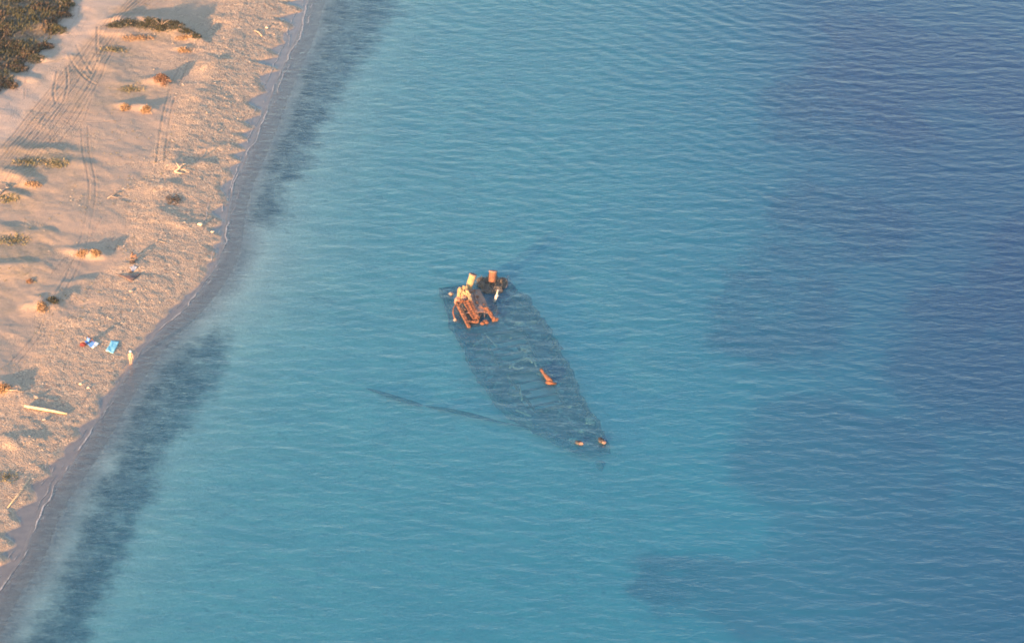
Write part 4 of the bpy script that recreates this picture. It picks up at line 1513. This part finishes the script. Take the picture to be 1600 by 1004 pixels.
# heath at the upper left: shrubs whose outline shows against the road, and the closed cover behind
edge_shrubs = [(88, 50, 1.6, 1.2, .6, L_OLIVE, 'olive green heath shrub at the road edge'), (96, 24, 1.5, 1.2, .6, L_BROWN, 'brown heath shrub leaning over the upper road'),
               (70, 74, 1.4, 1.1, .55, L_BROWN, 'brown heath shrub in the middle of the road edge'), (54, 92, 1.5, 1.1, .55, L_DARK, 'dark heath shrub with a long blue shadow on the road'),
               (30, 108, 1.4, 1.1, .55, L_BROWN, 'low brown heath shrub near the orange sand spur'), (14, 134, 1.4, 1.1, .5, L_BROWN, 'lowest brown heath shrub by the left picture edge'),
               (104, 6, 1.3, 1.1, .6, L_OLIVE, 'olive heath shrub at the top edge beside the road')]
for (a, b, rx, ry, h, mt, lb) in edge_shrubs:
    bush('heath_shrub', a, b, rx, ry, h, mt, lb, 'shrub', 520, 'heath shrubs along the dirt road', lean=(.3, -.05))
for mt, cnt, sd in ((L_BROWN, 5200, 1), (L_OLIVE, 3600, 2), (L_DARK, 2600, 3)):
    rnd = random.Random(sd)
    m = MB()
    k = 0
    while k < cnt:
        a, b = rnd.uniform(-70, 118), rnd.uniform(-60, 150)
        q = P(a, b, .9)
        if float(poly_sd(np.array([a]), np.array([b]), scr_poly)[0]) < 2:
            k += .2
            continue
        if vnoise(q.x, q.y, 2.4, 200 + sd) < .42:
            k += .3
            continue
        z = beach_z(q.x, q.y)
        hh = rnd.uniform(.2, .6)
        for _ in range(2):
            a2 = rnd.uniform(0, 6.283)
            x, y = q.x + rnd.gauss(0, .12), q.y + rnd.gauss(0, .12)
            m.blade((x, y, z - .02), (x + rnd.gauss(.25, .3) * hh, y + rnd.gauss(0, .3) * hh, z + hh), .12, (math.cos(a2), math.sin(a2), 0))
        k += 1
    tag(m.build('heath_cover', mt), {1: 'brown closed heath cover inland of the dirt road', 2: 'olive green closed heath cover inland of the dirt road', 3: 'darkest heath cover inland of the dirt road'}[sd], 'heath', kind='stuff')

# ------------------------------------------------------------------ loose ground cover nobody could count
rnd = random.Random(77)
m = {0: MB(), 1: MB()}
n_ = 0
while n_ < 1500:
    y = rnd.uniform(-72, 96)
    x = float(np.interp(y, _sy, _sx)) - abs(rnd.gauss(0, 9)) - 2.2
    ss = float(shore_s(np.array([x]), np.array([y]))[0])
    if ss < 2.4 or vnoise(x, y, 3.5, 211) * .6 + vnoise(x, y, .9, 212) * .4 < .46:
        n_ += .4
        continue
    n_ += 1
    z = beach_z(x, y)
    r_ = .045 + .10 * rnd.random() ** 4
    a_ = rnd.uniform(0, 6.28)
    vs = [(x + r_ * 1.3 * math.cos(a_ + k * 1.2566) * rnd.uniform(.8, 1.2), y + r_ * math.sin(a_ + k * 1.2566) * rnd.uniform(.8, 1.2), z + r_ * .1) for k in range(5)]
    vs += [(x + rnd.uniform(-.3, .3) * r_, y + rnd.uniform(-.3, .3) * r_, z + r_ * rnd.uniform(.6, 1.0)), (x, y, z - r_)]
    m[rnd.random() < .8].add(vs, [(k, (k + 1) % 5, 5) for k in range(5)] + [((k + 1) % 5, k, 6) for k in range(5)])
tag(m[0].build('pebbles', mat_patchy('sandy_stone', (.44, .34, .25), (.36, .29, .22), (.28, .23, .19), 3, .9)), 'pale pebbles strewn over the bank behind the water edge', 'pebbles', kind='stuff')
tag(m[1].build('pebbles', ST2), 'grey pebbles strewn over the bank behind the water edge', 'pebbles', kind='stuff')
mm = MB()
n_ = 0
while n_ < 420:
    a, b = rnd.uniform(0, 300), rnd.uniform(0, 620)
    q = P(a, b, .8)
    ss = float(shore_s(np.array([q.x]), np.array([q.y]))[0])
    if ss < 9 or vnoise(q.x, q.y, 5.0, 221) < .5 or min(np.hypot(q.x - u, q.y - v) for u, v in road_w) < 4:
        n_ += .2
        continue
    n_ += 1
    q.z = beach_z(q.x, q.y)
    tuft_mesh(mm, q, rnd.uniform(.12, .4), rnd.uniform(.12, .35), rnd.uniform(.08, .22), rnd.randint(5, 14), rnd, w_=.06)
tag(mm.build('sparse_herbs', L_GREEN), 'tiny scattered herbs dotting the open sand', 'herbs', kind='stuff')

# ------------------------------------------------------------------ air between the aircraft and the sea
HAZE = .00006
if HAZE:
    t = NT('haze_air')
    pv = t.n('ShaderNodeVolumePrincipled')
    pv.inputs['Color'].default_value = (.58, .78, 1.0, 1)
    pv.inputs['Density'].default_value = HAZE
    pv.inputs['Anisotropy'].default_value = .2
    t.l(pv.outputs[0], t.out.inputs['Volume'])
    mb = MB()
    x0, x1, y0, y1, z0, z1 = -5000, 5000, -5000, 5000, -75, CAM.z + 12
    mb.add([(x0, y0, z0), (x1, y0, z0), (x1, y1, z0), (x0, y1, z0), (x0, y0, z1), (x1, y0, z1), (x1, y1, z1), (x0, y1, z1)],
           [(3, 2, 1, 0), (4, 5, 6, 7), (0, 1, 5, 4), (1, 2, 6, 5), (2, 3, 7, 6), (3, 0, 4, 7)])
    tag(mb.build('haze', t.m), kind='stuff')
